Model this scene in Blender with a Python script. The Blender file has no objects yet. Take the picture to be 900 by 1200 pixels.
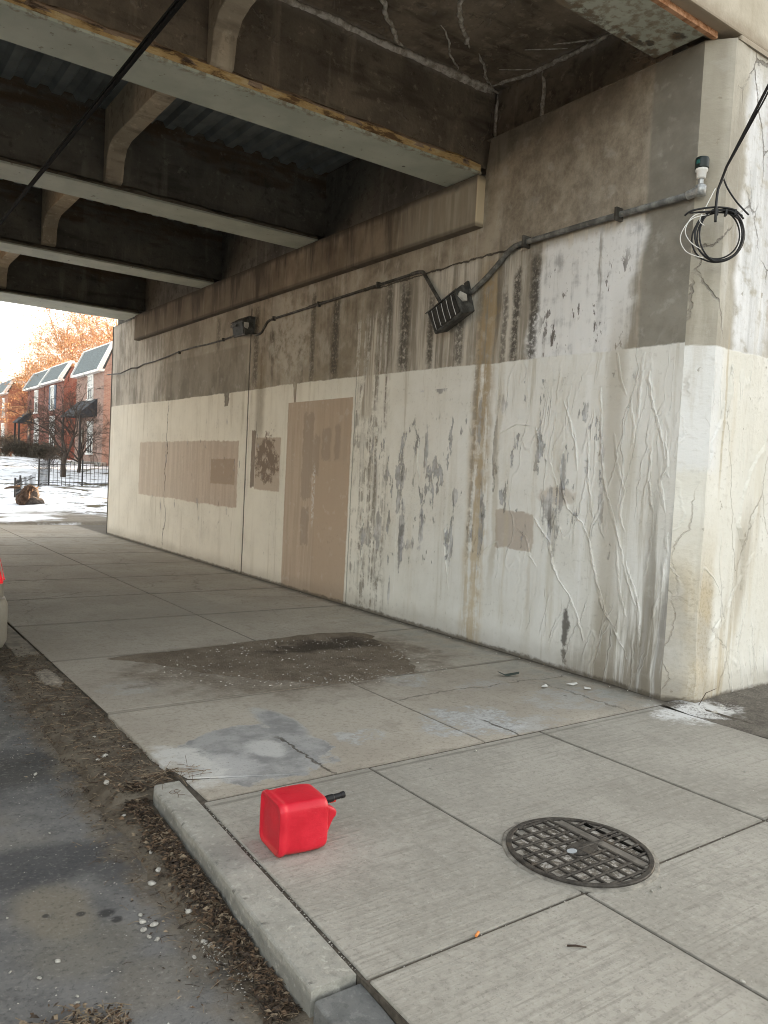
import bpy, bmesh, math, random
from mathutils import Vector, Matrix, noise as mnoise
R = math.radians
random.seed(7)
scn = bpy.context.scene
col = scn.collection

# ------------------------------------------------------------------ camera, world, sun, exposure
cd = bpy.data.cameras.new('camera'); cam = bpy.data.objects.new('camera', cd); col.objects.link(cam)
cd.sensor_fit = 'HORIZONTAL'; cd.sensor_width = 36.0; cd.lens = 36.0 * 925 / 900
cd.clip_start = 0.05; cd.clip_end = 2000
cam.matrix_world = Matrix(((0.811, -0.014, -0.584, 0), (-0.582, 0.067, -0.81, 0), (0.05, 0.998, 0.046, 1.55), (0, 0, 0, 1)))
_q = cam.matrix_world.to_quaternion(); cam.matrix_world = Matrix.LocRotScale(Vector((0, 0, 1.55)), _q.normalized(), None)
scn.camera = cam
SUN_EL, SUN_AZ = R(9), R(72)            # azimuth measured from +Y towards +X
w = bpy.data.worlds.new('World'); scn.world = w; w.use_nodes = True
wt = w.node_tree; wt.nodes.clear()
sky = wt.nodes.new('ShaderNodeTexSky'); sky.sky_type = 'NISHITA'; sky.sun_disc = False
sky.sun_elevation = SUN_EL; sky.sun_rotation = SUN_AZ; sky.air_density = 1.0; sky.dust_density = 2.5; sky.ozone_density = 1.0
hs = wt.nodes.new('ShaderNodeHueSaturation'); hs.inputs['Saturation'].default_value = 0.35
bg = wt.nodes.new('ShaderNodeBackground'); bg.inputs['Strength'].default_value = 0.15
wo = wt.nodes.new('ShaderNodeOutputWorld')
tint = wt.nodes.new('ShaderNodeMix'); tint.data_type = 'RGBA'; tint.blend_type = 'MULTIPLY'; tint.inputs[0].default_value = 1; tint.inputs[7].default_value = (1.0, 0.96, 0.89, 1)
wt.links.new(sky.outputs[0], hs.inputs['Color']); wt.links.new(hs.outputs[0], tint.inputs[6]); wt.links.new(tint.outputs[2], bg.inputs['Color']); wt.links.new(bg.outputs[0], wo.inputs[0])
sd = bpy.data.lights.new('sun', 'SUN'); sun = bpy.data.objects.new('sun', sd); col.objects.link(sun)
sd.energy = 4.2; sd.angle = R(0.5); sd.color = (1.0, 0.66, 0.38)
sdir = Vector((math.sin(SUN_AZ) * math.cos(SUN_EL), math.cos(SUN_AZ) * math.cos(SUN_EL), math.sin(SUN_EL)))
sun.rotation_euler = sdir.to_track_quat('Z', 'Y').to_euler(); sun.location = sdir * 60
vs = scn.view_settings; scn.display_settings.display_device = 'sRGB'
vs.view_transform = 'Standard'; vs.look = 'None'; vs.gamma = 1; vs.use_curve_mapping = False
vs.exposure = 2.72
scn.cycles.use_denoising = True; scn.cycles.filter_width = 1.0
scn.cycles.max_bounces = 7; scn.cycles.diffuse_bounces = 5; scn.cycles.glossy_bounces = 3; scn.cycles.transmission_bounces = 4

# ------------------------------------------------------------------ node expression helper
class S:
    def __init__(s, nb, sock): s.nb, s.k = nb, sock
    def _m(s, op, *a): return s.nb.math(op, s, *a)
    def __add__(s, o): return s._m('ADD', o)
    __radd__ = __add__
    def __sub__(s, o): return s._m('SUBTRACT', o)
    def __rsub__(s, o): return s.nb.math('SUBTRACT', o, s)
    def __mul__(s, o): return s._m('MULTIPLY', o)
    __rmul__ = __mul__
    def __truediv__(s, o): return s._m('DIVIDE', o)
    def __neg__(s): return s._m('MULTIPLY', -1.0)
    def abs(s): return s._m('ABSOLUTE')
    def max(s, o): return s._m('MAXIMUM', o)
    def min(s, o): return s._m('MINIMUM', o)
    def pw(s, o): return s._m('POWER', o)

class NB:
    def __init__(s, name):
        s.mat = bpy.data.materials.new(name); s.mat.use_nodes = True
        s.t = s.mat.node_tree; s.t.nodes.clear()
        tc = s.t.nodes.new('ShaderNodeTexCoord'); s.P = S(s, tc.outputs['Object'])
        sp = s.t.nodes.new('ShaderNodeSeparateXYZ'); s.t.links.new(s.P.k, sp.inputs[0])
        s.x, s.y, s.z = (S(s, sp.outputs[i]) for i in range(3))
    def put(s, inp, v):
        if isinstance(v, S): s.t.links.new(v.k, inp)
        elif isinstance(v, (tuple, list)): inp.default_value = (*v, 1.0) if len(v) == 3 and len(inp.default_value) == 4 else v
        else: inp.default_value = v
    def math(s, op, *a):
        n = s.t.nodes.new('ShaderNodeMath'); n.operation = op
        for i, v in enumerate(a): s.put(n.inputs[i], v)
        return S(s, n.outputs[0])
    def vec(s, x, y, z=0.0):
        n = s.t.nodes.new('ShaderNodeCombineXYZ')
        for i, v in enumerate((x, y, z)): s.put(n.inputs[i], v)
        return S(s, n.outputs[0])
    def noise(s, v=None, scale=5.0, detail=4.0, rough=0.55, dist=0.0):
        n = s.t.nodes.new('ShaderNodeTexNoise'); s.put(n.inputs['Vector'], v or s.P)
        n.inputs['Scale'].default_value = scale; n.inputs['Detail'].default_value = detail
        n.inputs['Roughness'].default_value = rough; n.inputs['Distortion'].default_value = dist
        return S(s, n.outputs['Fac'])
    def voro(s, v=None, scale=5.0, feature='F1', out='Distance', rnd=1.0):
        n = s.t.nodes.new('ShaderNodeTexVoronoi'); n.feature = feature; s.put(n.inputs['Vector'], v or s.P)
        n.inputs['Scale'].default_value = scale; n.inputs['Randomness'].default_value = rnd
        return S(s, n.outputs[out])
    def ss(s, x, a, b, lo=0.0, hi=1.0):
        n = s.t.nodes.new('ShaderNodeMapRange'); n.interpolation_type = 'SMOOTHSTEP'
        if a > b: a, b, lo, hi = b, a, hi, lo
        s.put(n.inputs[0], x)
        for i, v in enumerate((a, b, lo, hi)): n.inputs[i + 1].default_value = v
        return S(s, n.outputs[0])
    def mix(s, f, a, b, mode='MIX'):
        n = s.t.nodes.new('ShaderNodeMix'); n.data_type = 'RGBA'; n.blend_type = mode
        s.put(n.inputs[0], f); s.put(n.inputs[6], a); s.put(n.inputs[7], b)
        return S(s, n.outputs[2])
    def box(s, u, v, u0, u1, v0, v1, e=0.012):
        return s.ss(u, u0 - e, u0 + e) * s.ss(u, u1 + e, u1 - e) * s.ss(v, v0 - e, v0 + e) * s.ss(v, v1 + e, v1 - e)
    def band(s, u, v, uc, wd, v0, v1, e=0.1):
        """a soft vertical stripe"""
        d = (u - uc).abs()
        return s.ss(d, wd, wd * 0.25) * s.ss(v, v0 - e, v0 + e) * s.ss(v, v1 + e, v1 - e)
    def ell(s, u, v, cu, cv, ru, rv, wob=None, soft=0.12):
        a = (u - cu) / ru; b = (v - cv) / rv
        d = s.math('SQRT', a * a + b * b)
        if wob is not None: d = d + wob
        return s.ss(d, 1 + soft, 1 - soft)
    def line(s, d, wdt):
        return s.ss(d.abs(), wdt, wdt * 0.3)
    def out(s, c, rough=0.9, h=None, dist=0.01, strength=1.0, metal=0.0, spec=0.3, emit=None, trans=None):
        p = s.t.nodes.new('ShaderNodeBsdfPrincipled'); o = s.t.nodes.new('ShaderNodeOutputMaterial')
        s.put(p.inputs['Base Color'], c); s.put(p.inputs['Roughness'], rough); s.put(p.inputs['Metallic'], metal)
        p.inputs['Specular IOR Level'].default_value = spec
        if emit: s.put(p.inputs['Emission Color'], emit[0]); p.inputs['Emission Strength'].default_value = emit[1]
        if trans: p.inputs['Transmission Weight'].default_value = trans
        if h is not None:
            b = s.t.nodes.new('ShaderNodeBump'); b.inputs['Distance'].default_value = dist; b.inputs['Strength'].default_value = strength
            s.put(b.inputs['Height'], h); s.t.links.new(b.outputs[0], p.inputs['Normal'])
        s.t.links.new(p.outputs[0], o.inputs[0])
        return s.mat

def simple(name, c, rough=0.7, var=0.25, scale=8.0, metal=0.0, bump=0.0, spec=0.4, dirt=None):
    n = NB(name)
    f = n.noise(scale=scale, detail=5, rough=0.6)
    cc = n.mix(n.ss(f, 0.3, 0.7), tuple(v * (1 - var) for v in c), tuple(min(1, v * (1 + var)) for v in c))
    if dirt: cc = n.mix(n.ss(n.noise(scale=scale * 0.4, detail=6), 0.52, 0.68) * 0.8, cc, dirt)
    return n.out(cc, rough, h=n.noise(scale=scale * 6, detail=4) if bump else None, dist=bump or 0.01, metal=metal, spec=spec)

# ------------------------------------------------------------------ object helpers
def tag(o, label=None, cat=None, group=None, kind=None):
    if label: o['label'] = label
    if cat: o['category'] = cat
    if group: o['group'] = group
    if kind: o['kind'] = kind
    return o
def empty(name, loc, label, cat, group=None, rz=0.0):
    o = bpy.data.objects.new(name, None); col.objects.link(o); o.location = loc; o.rotation_euler = (0, 0, rz)
    o.empty_display_size = 0.1
    return tag(o, label, cat, group)
def copy_tree(o, parent=None):
    c = o.copy(); col.objects.link(c)
    if parent: c.parent = parent
    for ch in list(o.children): copy_tree(ch, c)
    return c
class MB:
    """collects shapes into one mesh"""
    def __init__(s): s.v, s.f, s.m = [], [], []
    def face(s, pts, mi=0):
        i = len(s.v); s.v += [tuple(p) for p in pts]; s.f.append(tuple(range(i, i + len(pts)))); s.m.append(mi)
    def add(s, vs, fs, mi=0):
        i = len(s.v); s.v += [tuple(p) for p in vs]; s.f += [tuple(a + i for a in f) for f in fs]; s.m += [mi] * len(fs)
        return s
    def box(s, x0, x1, y0, y1, z0, z1, mi=0, M=None):
        vs = [Vector(p) for p in ((x0, y0, z0), (x1, y0, z0), (x1, y1, z0), (x0, y1, z0), (x0, y0, z1), (x1, y0, z1), (x1, y1, z1), (x0, y1, z1))]
        if M: vs = [M @ p for p in vs]
        return s.add(vs, [(0, 3, 2, 1), (4, 5, 6, 7), (0, 1, 5, 4), (1, 2, 6, 5), (2, 3, 7, 6), (3, 0, 4, 7)], mi)
    def prism(s, poly, a0, a1, axis='y', mi=0):
        def mk(p, a): return {'y': (p[0], a, p[1]), 'x': (a, p[0], p[1]), 'z': (p[0], p[1], a)}[axis]
        n = len(poly); vs = [mk(p, a0) for p in poly] + [mk(p, a1) for p in poly]
        fs = [tuple(range(n)), tuple(range(2 * n - 1, n - 1, -1))] + [(i, i + n, (i + 1) % n + n, (i + 1) % n) for i in range(n)]
        return s.add(vs, fs, mi)
    def tube(s, pts, rad, n=8, mi=0, cap=True, closed=False):
        pts = [Vector(p) for p in pts]; k = len(pts)
        rs = rad if isinstance(rad, (list, tuple)) else [rad] * k
        vs, fs = [], []; up = None
        for i, p in enumerate(pts):
            if closed: t = (pts[(i + 1) % k] - pts[i - 1])
            else: t = (pts[min(i + 1, k - 1)] - pts[max(i - 1, 0)])
            t = t.normalized() if t.length > 1e-9 else Vector((0, 0, 1))
            if up is None: up = t.orthogonal().normalized()
            else:
                up = up - t * up.dot(t)
                up = up.normalized() if up.length > 1e-6 else t.orthogonal().normalized()
            b = t.cross(up)
            for j in range(n):
                a = 2 * math.pi * j / n; vs.append(p + (up * math.cos(a) + b * math.sin(a)) * rs[i])
        for i in range(k if closed else k - 1):
            i2 = (i + 1) % k
            for j in range(n): fs.append((i * n + j, i * n + (j + 1) % n, i2 * n + (j + 1) % n, i2 * n + j))
        if cap and not closed: fs += [tuple(range(n - 1, -1, -1)), tuple((k - 1) * n + j for j in range(n))]
        return s.add(vs, fs, mi)
    def lathe(s, prof, n=24, M=None, mi=0):
        """prof: (r, z) list"""
        vs, fs = [], []
        for r, z in prof:
            for j in range(n):
                a = 2 * math.pi * j / n; p = Vector((r * math.cos(a), r * math.sin(a), z)); vs.append(M @ p if M else p)
        for i in range(len(prof) - 1):
            for j in range(n): fs.append((i * n + j, i * n + (j + 1) % n, (i + 1) * n + (j + 1) % n, (i + 1) * n + j))
        fs += [tuple(range(n - 1, -1, -1)), tuple((len(prof) - 1) * n + j for j in range(n))]
        return s.add(vs, fs, mi)
    def build(s, name, mats, parent=None, bevel=0.0, seg=2, smooth=False, label=None, weld=0.0):
        me = bpy.data.meshes.new(name); me.from_pydata(s.v, [], s.f)
        mats = mats if isinstance(mats, (list, tuple)) else [mats]
        for m in mats: me.materials.append(m)
        me.polygons.foreach_set('material_index', s.m)
        bm = bmesh.new(); bm.from_mesh(me)
        if weld: bmesh.ops.remove_doubles(bm, verts=bm.verts, dist=weld)
        if bevel:
            es = [e for e in bm.edges if len(e.link_faces) == 2 and e.calc_face_angle(0) > 0.5]
            bmesh.ops.bevel(bm, geom=es, offset=bevel, segments=seg, affect='EDGES', profile=0.6, clamp_overlap=True)
        bmesh.ops.recalc_face_normals(bm, faces=bm.faces)
        if smooth:
            for f in bm.faces: f.smooth = True
        bm.to_mesh(me); bm.free()
        if smooth and bevel == 0 and smooth == 'auto':
            pass
        o = bpy.data.objects.new(name, me); col.objects.link(o)
        if parent: o.parent = parent
        if label: o['label'] = label
        return o
def fbm(x, y, z=0.0, o=4):
    return mnoise.fractal(Vector((x, y, z)), 1.0, 2.0, o)
def arc(c, r, a0, a1, n, ax, ay):
    return [Vector(c) + (Vector(ax) * math.cos(a0 + (a1 - a0) * i / n) + Vector(ay) * math.sin(a0 + (a1 - a0) * i / n)) * r for i in range(n + 1)]
# ------------------------------------------------------------------ materials of the structure
def wall_material(name, front=False, up=False):
    n = NB(name); z = n.z
    u = n.x if front else n.y
    streak = n.noise(n.vec(u * 5.0, z * 0.45, 3.1), scale=1.0, detail=6, rough=0.62)
    streak2 = n.noise(n.vec(u * 11.0, z * 0.7, 9.4), scale=1.0, detail=6, rough=0.65)
    blot = n.noise(n.vec(u, z, 1.7), scale=1.6, detail=7, rough=0.62)
    fine = n.noise(n.vec(u, z, 5.0), scale=22.0, detail=6, rough=0.65)
    med = n.noise(n.vec(u, z, 2.0), scale=6.0, detail=6, rough=0.6)
    wob = (n.noise(n.vec(u * 1.0, z * 2.2, 7.7), scale=1.0, detail=5, rough=0.6) - 0.5)
    jag = (n.noise(n.vec(u, z, 4.2), scale=9.0, detail=5, rough=0.7) - 0.5)
    if not front:
        if up:
            # ---- raw, dirty concrete above the paint
            c = n.mix(n.ss(blot * .6 + med * .4, 0.36, 0.62), (0.195, 0.168, 0.134), (0.41, 0.362, 0.295))
            c = n.mix(n.ss(streak, 0.5, 0.72) * 0.75, c, (0.085, 0.072, 0.058))
            c = n.mix(n.ss(streak2, 0.54, 0.7) * 0.65, c, (0.47, 0.43, 0.365)); c = n.mix(n.ss(n.noise(n.vec(u * 2, z * .9, 91.), scale=1, detail=7, rough=.7), .52, .64) * .6, c, (0.52, .485, .43))
            c = n.mix(n.ss(med, 0.55, 0.75) * 0.4, c, (0.1, 0.085, 0.068))
            # the pour below the lift line is paler, with black runs
            c = n.mix(n.box(u, z, 7.6, 10.62, 2.5, 3.93, .1) * n.ss(n.noise(n.vec(u * 1.7, z * .8, 66.), scale=1, detail=8, rough=.7), .44, .6) * .6, c, (0.38, .335, .265))
            below = n.box(u, z + wob * 0.12, 3.9, 7.3, 2.0, 3.66, 0.03)
            lo = n.mix(n.ss(streak2, 0.38, 0.62), (0.28, 0.25, 0.207), (0.6, 0.56, 0.5))
            lo = n.mix(n.ss(streak, 0.53, 0.66) * 0.7, lo, (0.16, 0.14, 0.113))
            c = n.mix(below * 0.85, c, lo)
            # far panels, greyer
            farp = n.ss(u, 10.55, 10.75)
            slow = n.noise(n.vec(u * 1.5, z * .7, 63.), scale=1, detail=8, rough=.68)
            gr = n.mix(n.ss(slow, 0.4, 0.6), (0.215, 0.193, 0.158), (0.39, 0.358, 0.302))
            gr = n.mix(n.ss(streak2, 0.6, 0.74) * 0.5, gr, (0.42, 0.39, 0.34))
            c = n.mix(farp * 0.8, c, gr)
            c = n.mix(n.box(u, z, 10.72, 14.05, 2.2, 3.38, 0.02) * 0.65, c, n.mix(n.ss(slow, 0.4, 0.62), (0.185, 0.166, 0.138), (0.275, 0.25, 0.208)))
            c = n.mix(n.ss(u + wob * 0.4, 14.1, 14.5) * 0.8, c, n.mix(n.ss(slow * .6 + streak2 * .4, 0.42, 0.56), (0.28, 0.26, 0.227), (0.58, 0.55, 0.5)))
            # pale lime runs
            c = n.mix(n.ell(u, z, 9.45, 3.35, 0.5, 0.65, wob * 2.2 + jag * 1.4, 0.3) * n.ss(med, 0.36, 0.56) * 0.85, c, (0.48, 0.45, 0.39))
            c = n.mix(n.band(u + wob * 0.12, z, 9.85, 0.22, 3.5, 4.0) * 0.7, c, (0.42, 0.39, 0.34))
            # ochre
            c = n.mix(n.box(u + wob * 0.5, z, 7.9, 8.9, 2.7, 3.6, 0.18) * n.ss(blot, 0.4, 0.6) * 0.55, c, (0.13, 0.1, 0.055))
            # smooth grey repair at the corner
            c = n.mix(n.ss(u + jag * 0.015, 3.9, 3.86), c, n.mix(n.ss(blot, 0.35, 0.65), (0.185, 0.17, 0.142), (0.29, 0.272, 0.235)))
            # rough brown stucco over the conduit
            st = n.box(u, z, 3.88, 5.45, 3.68, 4.9, 0.03)
            c = n.mix(st * 0.8, c, n.mix(n.ss(n.noise(n.vec(u, z * .75, 8.), scale=5, detail=9, rough=0.78), 0.34, 0.68), (0.185, 0.157, 0.124), (0.41, 0.358, 0.288)))
            c = n.mix(n.ss(z + wob * 0.4, 4.25, 4.75) * n.ss(u, 3.95, 4.3) * 0.45, c, (0.09, 0.075, 0.06))
            # white lime crust
            cr = n.box(u + wob * 0.35 + (z - 3.1) * 0.12, z + (streak2 - .5) * 0.3, 3.92, 5.0, 2.5, 3.60, 0.06) * n.ss(streak2, 0.26, 0.42)
            c = n.mix(cr * 0.9, c, n.mix(n.ss(streak2 * .5 + med * .5, 0.34, 0.5), (0.46, 0.46, 0.475), (0.82, 0.82, 0.83)))
            rs = n.ss(n.noise(n.vec(u * 9, z * 2.6, 12.), scale=1, detail=5, rough=0.7), 0.585, 0.62) * n.box(u, z, 4.0, 4.9, 2.6, 3.4, 0.1)
            c = n.mix(rs * 0.85, c, (0.085, 0.065, 0.055))
            # tall black runs near the lamp
            for uc, wd, z0, z1, a in ((5.22, 0.075, 2.6, 3.5, .9), (5.0, 0.085, 2.62, 3.5, .9), (5.36, 0.05, 2.6, 3.3, .7), (6.0, 0.1, 2.66, 3.2, .8), (6.9, 0.14, 2.7, 3.6, .85), (6.45, .08, 2.7, 3.4, .8), (7.2, .1, 3.0, 3.7, .7), (8.3, .13, 2.7, 3.7, .8), (8.85, .09, 2.7, 3.8, .7), (10.45, .12, 2.8, 3.9, .7), (11.8, .12, 3.4, 3.9, .6)):
                c = n.mix(n.band(u + jag * 0.07 + wob * 0.06, z + jag * 0.5, uc, wd, z0, z1) * n.ss(fine, 0.3, 0.55) * a, c, (0.07, 0.062, 0.053))
        else: c = n.mix(n.ss(blot, .3, .7), (0.2, .17, .135), (0.3, .26, .21))
        # ---- paint
        pl = 2.635 + n.ss(u, 4.0, 9.0) * 0.065 + n.ss(u, 14., 17.) * .03
        edge = pl + jag * 0.035 + wob * 0.05 - n.ss(n.noise(n.vec(u * 6, 3.), scale=1., detail=3), .56, .6) * n.box(u + jag * 0.1, z, 8.98, 9.32, 2.2, 3.2, 0.03) * 0.25 - n.box(u + jag * .16, z, 11.32, 11.48, 2.2, 3, .03) * .2
        paint = n.ss(z - edge, 0.008, -0.008) if up else n.ss(z, 90., 80.)
        warm = n.ss(u, 5.0, 9.0)
        pc = n.mix(warm, (0.78, 0.775, 0.752), (0.80, 0.772, 0.69))
        pc = n.mix(n.ss(blot, 0.35, 0.7) * 0.35, pc, (0.58, 0.55, 0.48))
        pc = n.mix(n.ss(streak, 0.5, 0.7) * 0.3, pc, (0.52, 0.48, 0.39))
        pc = n.mix(n.ss(streak2, 0.58, 0.72) * 0.4, pc, (0.7, 0.68, 0.64))
        pc = n.mix(n.ss(n.noise(n.vec(u * 8, z * .5, 77.), scale=1, detail=6, rough=.65), .56, .7) * .45, pc, (0.40, 0.355, 0.27))
        pc = n.mix(n.ss(n.noise(n.vec(u * 7, z * 3, 79.), scale=1, detail=6, rough=.75), .66, .7) * .7, pc, (0.25, 0.22, 0.19))
        if not up:
            # painted-over rectangles
            e = jag * 0.085 + wob * .06 + (fine - .5) * .03
            tz0 = 0.93 + (u - 13.) * 0.0
            pc = n.mix(n.box(u + e, z + e, 10.9, 15.35, 0.95, 1.96, 0.012) * 0.95, pc, n.mix(n.ss(u, 11., 15.), n.mix(n.ss(streak2, .4, .6), (0.47, 0.385, 0.315), (0.53, .44, .365)), n.mix(n.ss(streak2, .4, .6), (0.55, 0.475, 0.4), (0.62, .545, .465))))
            pc = n.mix(n.box(u + e * .7, z + e * 0.7, 11.0, 11.9, 1.29, 1.68, 0.012) * 0.9, pc, (0.38, 0.295, 0.225))
            pc = n.mix(n.box(u + e * .5, z + e * 0.5, 9.58, 10.33, 1.26, 2.0, 0.012) * 0.85, pc, (0.45, 0.365, 0.29))
            brush = n.noise(n.vec(u * 5 + z * 3, z * 5 - u * 3, 6.), scale=1.2, detail=5, rough=.7)
            pc = n.mix(n.ell(u, z, 9.95, 1.66, 0.33, 0.34, jag * 1.6 + wob * 1.6, 0.12) * n.ss(brush, .38, .5) * .9, pc, (0.20, 0.15, 0.115))
            pc = n.mix(n.box(u + e * 0.4, z + e, 10.34, 10.47, 1.28, 2.1, 0.012) * 0.9, pc, (0.22, 0.17, 0.135))
            big = n.box(u + e * 0.35, z + e * 0.4, 7.84, 9.41, -0.2, 2.46, 0.012)
            bc = n.mix(n.ss(u, 8.62, 8.66) * 0.6, (0.46, 0.36, 0.275), (0.52, 0.425, 0.34))
            bc = n.mix(n.ss(n.noise(n.vec(u * 16, z * .8, 44.), scale=1, detail=5, rough=.6), .42, .62) * .5, bc, (0.39, .305, .23)); bc = n.mix(n.ss(blot, .4, .65) * .3, bc, (.54, .445, .355))
            bc = n.mix(n.box(u + e * .6, z + e * .6, 7.6, 8.6, -.3, 1.7, .012) * .8, bc, (0.465, 0.36, 0.27))
            for a0, a1, b0, b1 in ((8.72, 8.98, 1.2, 2.3), (8.3, 8.5, 1.72, 2.1), (8.08, 8.2, 1.7, 2.12), (8.55, 8.72, 1.5, 2.0), (8.75, 8.95, .6, 1.1)):
                bc = n.mix(n.box(u + jag * .12, z + jag * .25, a0, a1, b0, b1, .015) * .6, bc, (0.32, 0.255, 0.2))
            bc = n.mix(n.band(u + jag * 0.05, z, 8.66, 0.05, 0.9, 1.6) * n.ss(fine, .45, .55), bc, (0.62, 0.6, 0.57))
            pc = n.mix(big * 0.97, pc, bc)
            pc = n.mix(n.box(u + wob * .1 + jag * .05, z + wob * .25 + jag * .08, 4.86, 5.33, 0.95, 1.28, 0.012) * 0.75, pc, (0.42, 0.345, 0.285))
            pc = n.mix(n.ell(u, z, 4.6, 1.45, 0.2, 0.08, wob * 1.0 + jag, 0.2) * 0.5, pc, (0.45, 0.37, 0.30))
        c = n.mix(paint, c, pc)
        flk = n.ss(z, 90., 95.)
        if not up:
            # flaked-off paint: grey and lilac undercoats
            fl = n.noise(n.vec(u * 5.5, z * 1.7, 21.), scale=1.0, detail=7, rough=0.68)
            flz = n.box(u, z, 5.7, 7.6, 0.55, 2.0, 0.35) + n.box(u, z, 3.9, 5.6, 0.9, 2.4, 0.3) * 0.75 + n.box(u, z, 9.6, 15., .3, 2.4, .3) * .25
            flm = n.ss(fl + flz * 0.1, 0.65, 0.668); flk = flm * n.ss(flz, .05, .3) * paint
            for (pu, pz, ru, rz_) in ((4.69, 1.35, 0.075, 0.102), (4.65, 1.17, 0.096, 0.162), (4.15, 1.79, 0.038, 0.106), (4.17, 1.98, 0.038, 0.095), (4.14, 1.44, 0.038, 0.114), (5.32, 2.26, 0.08, 0.061), (5.58, 1.48, 0.059, 0.135), (5.61, 2.11, 0.066, 0.113), (5.38, 1.82, 0.044, 0.176), (6.78, 1.56, 0.059, 0.092), (7.21, 0.91, 0.091, 0.133), (6.75, 1.0, 0.075, 0.203), (6.64, 0.83, 0.098, 0.05), (5.91, 1.37, 0.057, 0.056), (6.41, 1.03, 0.078, 0.196), (5.54, 1.05, 0.065, 0.157), (7.32, 1.54, 0.074, 0.134), (6.4, 1.86, 0.055, 0.147), (6.53, 2.46, 0.079, 0.025), (6.22, 2.46, 0.104, 0.029), (6.94, 0.3, 0.026, 0.129), (4.55, 1.58, 0.042, 0.12)):
                c = n.mix(n.ell(u, z, pu, pz, ru * .62, rz_ * 1.35, (streak2 - .5) * 5 + jag * 2.5, 0.25) * paint * .75, c, n.mix(n.ss(med * .4 + streak2 * .6, .42, .58), (0.25, .24, .232), (0.6, .595, .61)))
            c = n.mix(flm * paint * n.ss(flz, .05, .3) * .7, c, n.mix(n.ss(med, 0.42, 0.6), (0.19, 0.185, 0.18), (0.40, 0.40, 0.44)))
        # blistered seam of runs beside the tan rectangle
        seam = n.box(u + wob * 0.12 + (z - 1.5) * -0.03, z, 7.1, 7.78, -0.2, 3.35 + 0.0, 0.06)
        sc_ = n.mix(n.ss(n.noise(n.vec(u * 26, z * 0.9, 2.), scale=1, detail=6, rough=.6), 0.4, 0.6), (0.19, 0.165, 0.13), (0.62, 0.60, 0.55))
        c = n.mix(seam * n.ss(streak2 * .6 + med * .4, .45, .54) * n.ss(jag + wob * .6, -.16, .02) * 0.85, c, sc_)
        c = n.mix(n.ss((u + jag * .05 + (z - 2.5) * .12 - 7.53).abs() - (3.40 - z) * .10, .02, -.01) * n.box(u, z, 7., 7.95, 2.2, 3.4, .05) * n.ss(streak2, .3, .45) * .9, c, n.mix(n.ss(n.noise(n.vec(u * 22, z * .6, 14.), scale=1, detail=4), .4, .6), (0.36, 0.32, 0.26), (.62, .58, .51)))
        # rust run at the joint by the lamp
        c = n.mix(n.band(u + wob * 0.2 + jag * .03, z, 5.60, 0.21, -0.3, 3.6, 0.2) * n.ss(streak2 + (jag * .4), 0.36, 0.54) * 0.82, c, n.mix(n.ss(z, 0.5, 2.2), (0.55, 0.45, 0.31), (0.34, 0.245, 0.13)))
        c = n.mix(n.band(u + wob * 0.1, z, 5.70, 0.05, 0.8, 3.4, 0.2) * n.ss(jag, -.1, .05) * 0.45, c, (0.16, 0.14, 0.12))
        c = n.mix(n.band(u + wob * 0.22, z, 5.35, 0.06, 0.6, 2.6, 0.3) * .45, c, (0.42, 0.36, 0.26))
        c = n.mix(n.band(u + wob * 0.15, z, 4.05, 0.14, -0.2, 2.9, 0.4) * .5, c, (0.36, 0.31, 0.235))
        c = n.mix(n.band(u + wob * 0.15, z, 10.25, 0.2, 2.0, 3.2, 0.2) * .5, c, (0.17, 0.13, 0.075))
        if not up:
            for uc, wd, z0, z1, a, cc in ((4.62, .07, .2, 2.7, .4, (.5, .45, .35)), (4.32, .05, .5, 2.9, .5, (.86, .86, .86)), (4.86, .04, .3, 2.2, .4, (.55, .5, .42)), (5.2, .05, .2, 1.8, .35, (.56, .49, .36)), (3.88, .07, .1, 3.0, .5, (.5, .46, .38)), (6.1, .06, .2, 1.6, .4, (.5, .46, .39)), (6.6, .08, .1, 1.2, .35, (.6, .55, .45)), (5.95, .03, .4, 1.9, .6, (.88, .88, .88)), (6.85, .03, .2, 1.3, .5, (.88, .88, .87))):
                c = n.mix(n.band(u + wob * .12 + jag * .02, z, uc, wd, z0, z1, .25) * n.ss(streak2, .38, .56) * a, c, cc)
            # dark streaks towards the foot of the near corner
            tri = n.ss(z + (u - 3.5) * 1.05 + wob * 0.5, 1.55, 0.35) * n.ss(u + jag * .1, 4.55, 4.35)
            c = n.mix(tri * n.ss(streak2 + streak * 0.5, 0.60, 0.78) * 0.8, c, (0.25, 0.215, 0.165))
            c = n.mix(tri * n.ss(n.noise(n.vec(u * 16, z * 1.1, 30.), scale=1, detail=5, rough=.6), 0.54, 0.66) * 0.7, c, (0.62, 0.62, 0.62))
            c = n.mix(n.band(u + wob * .1 + z * .06, z, 3.62, 0.16, -0.3, 1.7, .4) * n.ss(streak2, .4, .6) * 0.7, c, (0.27, 0.245, 0.205))
            c = n.mix(n.band(u + wob * .1 + z * .05, z, 3.5, 0.06, 0.3, 1.4, .3) * 0.6, c, (0.3, 0.29, 0.28))
            c = n.mix(n.ell(u, z, 4.42, .3, .035, .2, jag * 3, .3) * .85, c, (0.08, .07, .06))
        # joints and cracks
        jl = n.line(u - 10.64 + jag * .02, 0.026) * n.ss(z, 3.9, 3.85)
        ck = n.line(u - 13.9 + wob * 0.5 + jag * 0.12, 0.014) * n.ss(z, 2.8, 2.5)
        ck2 = n.line(u - 7.79 + wob * 0.04 + jag * 0.03, 0.012) * n.ss(z, 2.9, 2.6)
        lift = n.line(z - 3.67 + wob * 0.1 + jag * 0.05, 0.012) * n.box(u, z, 5.2, 9.0, 3.3, 4.0, 0.1)
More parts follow.
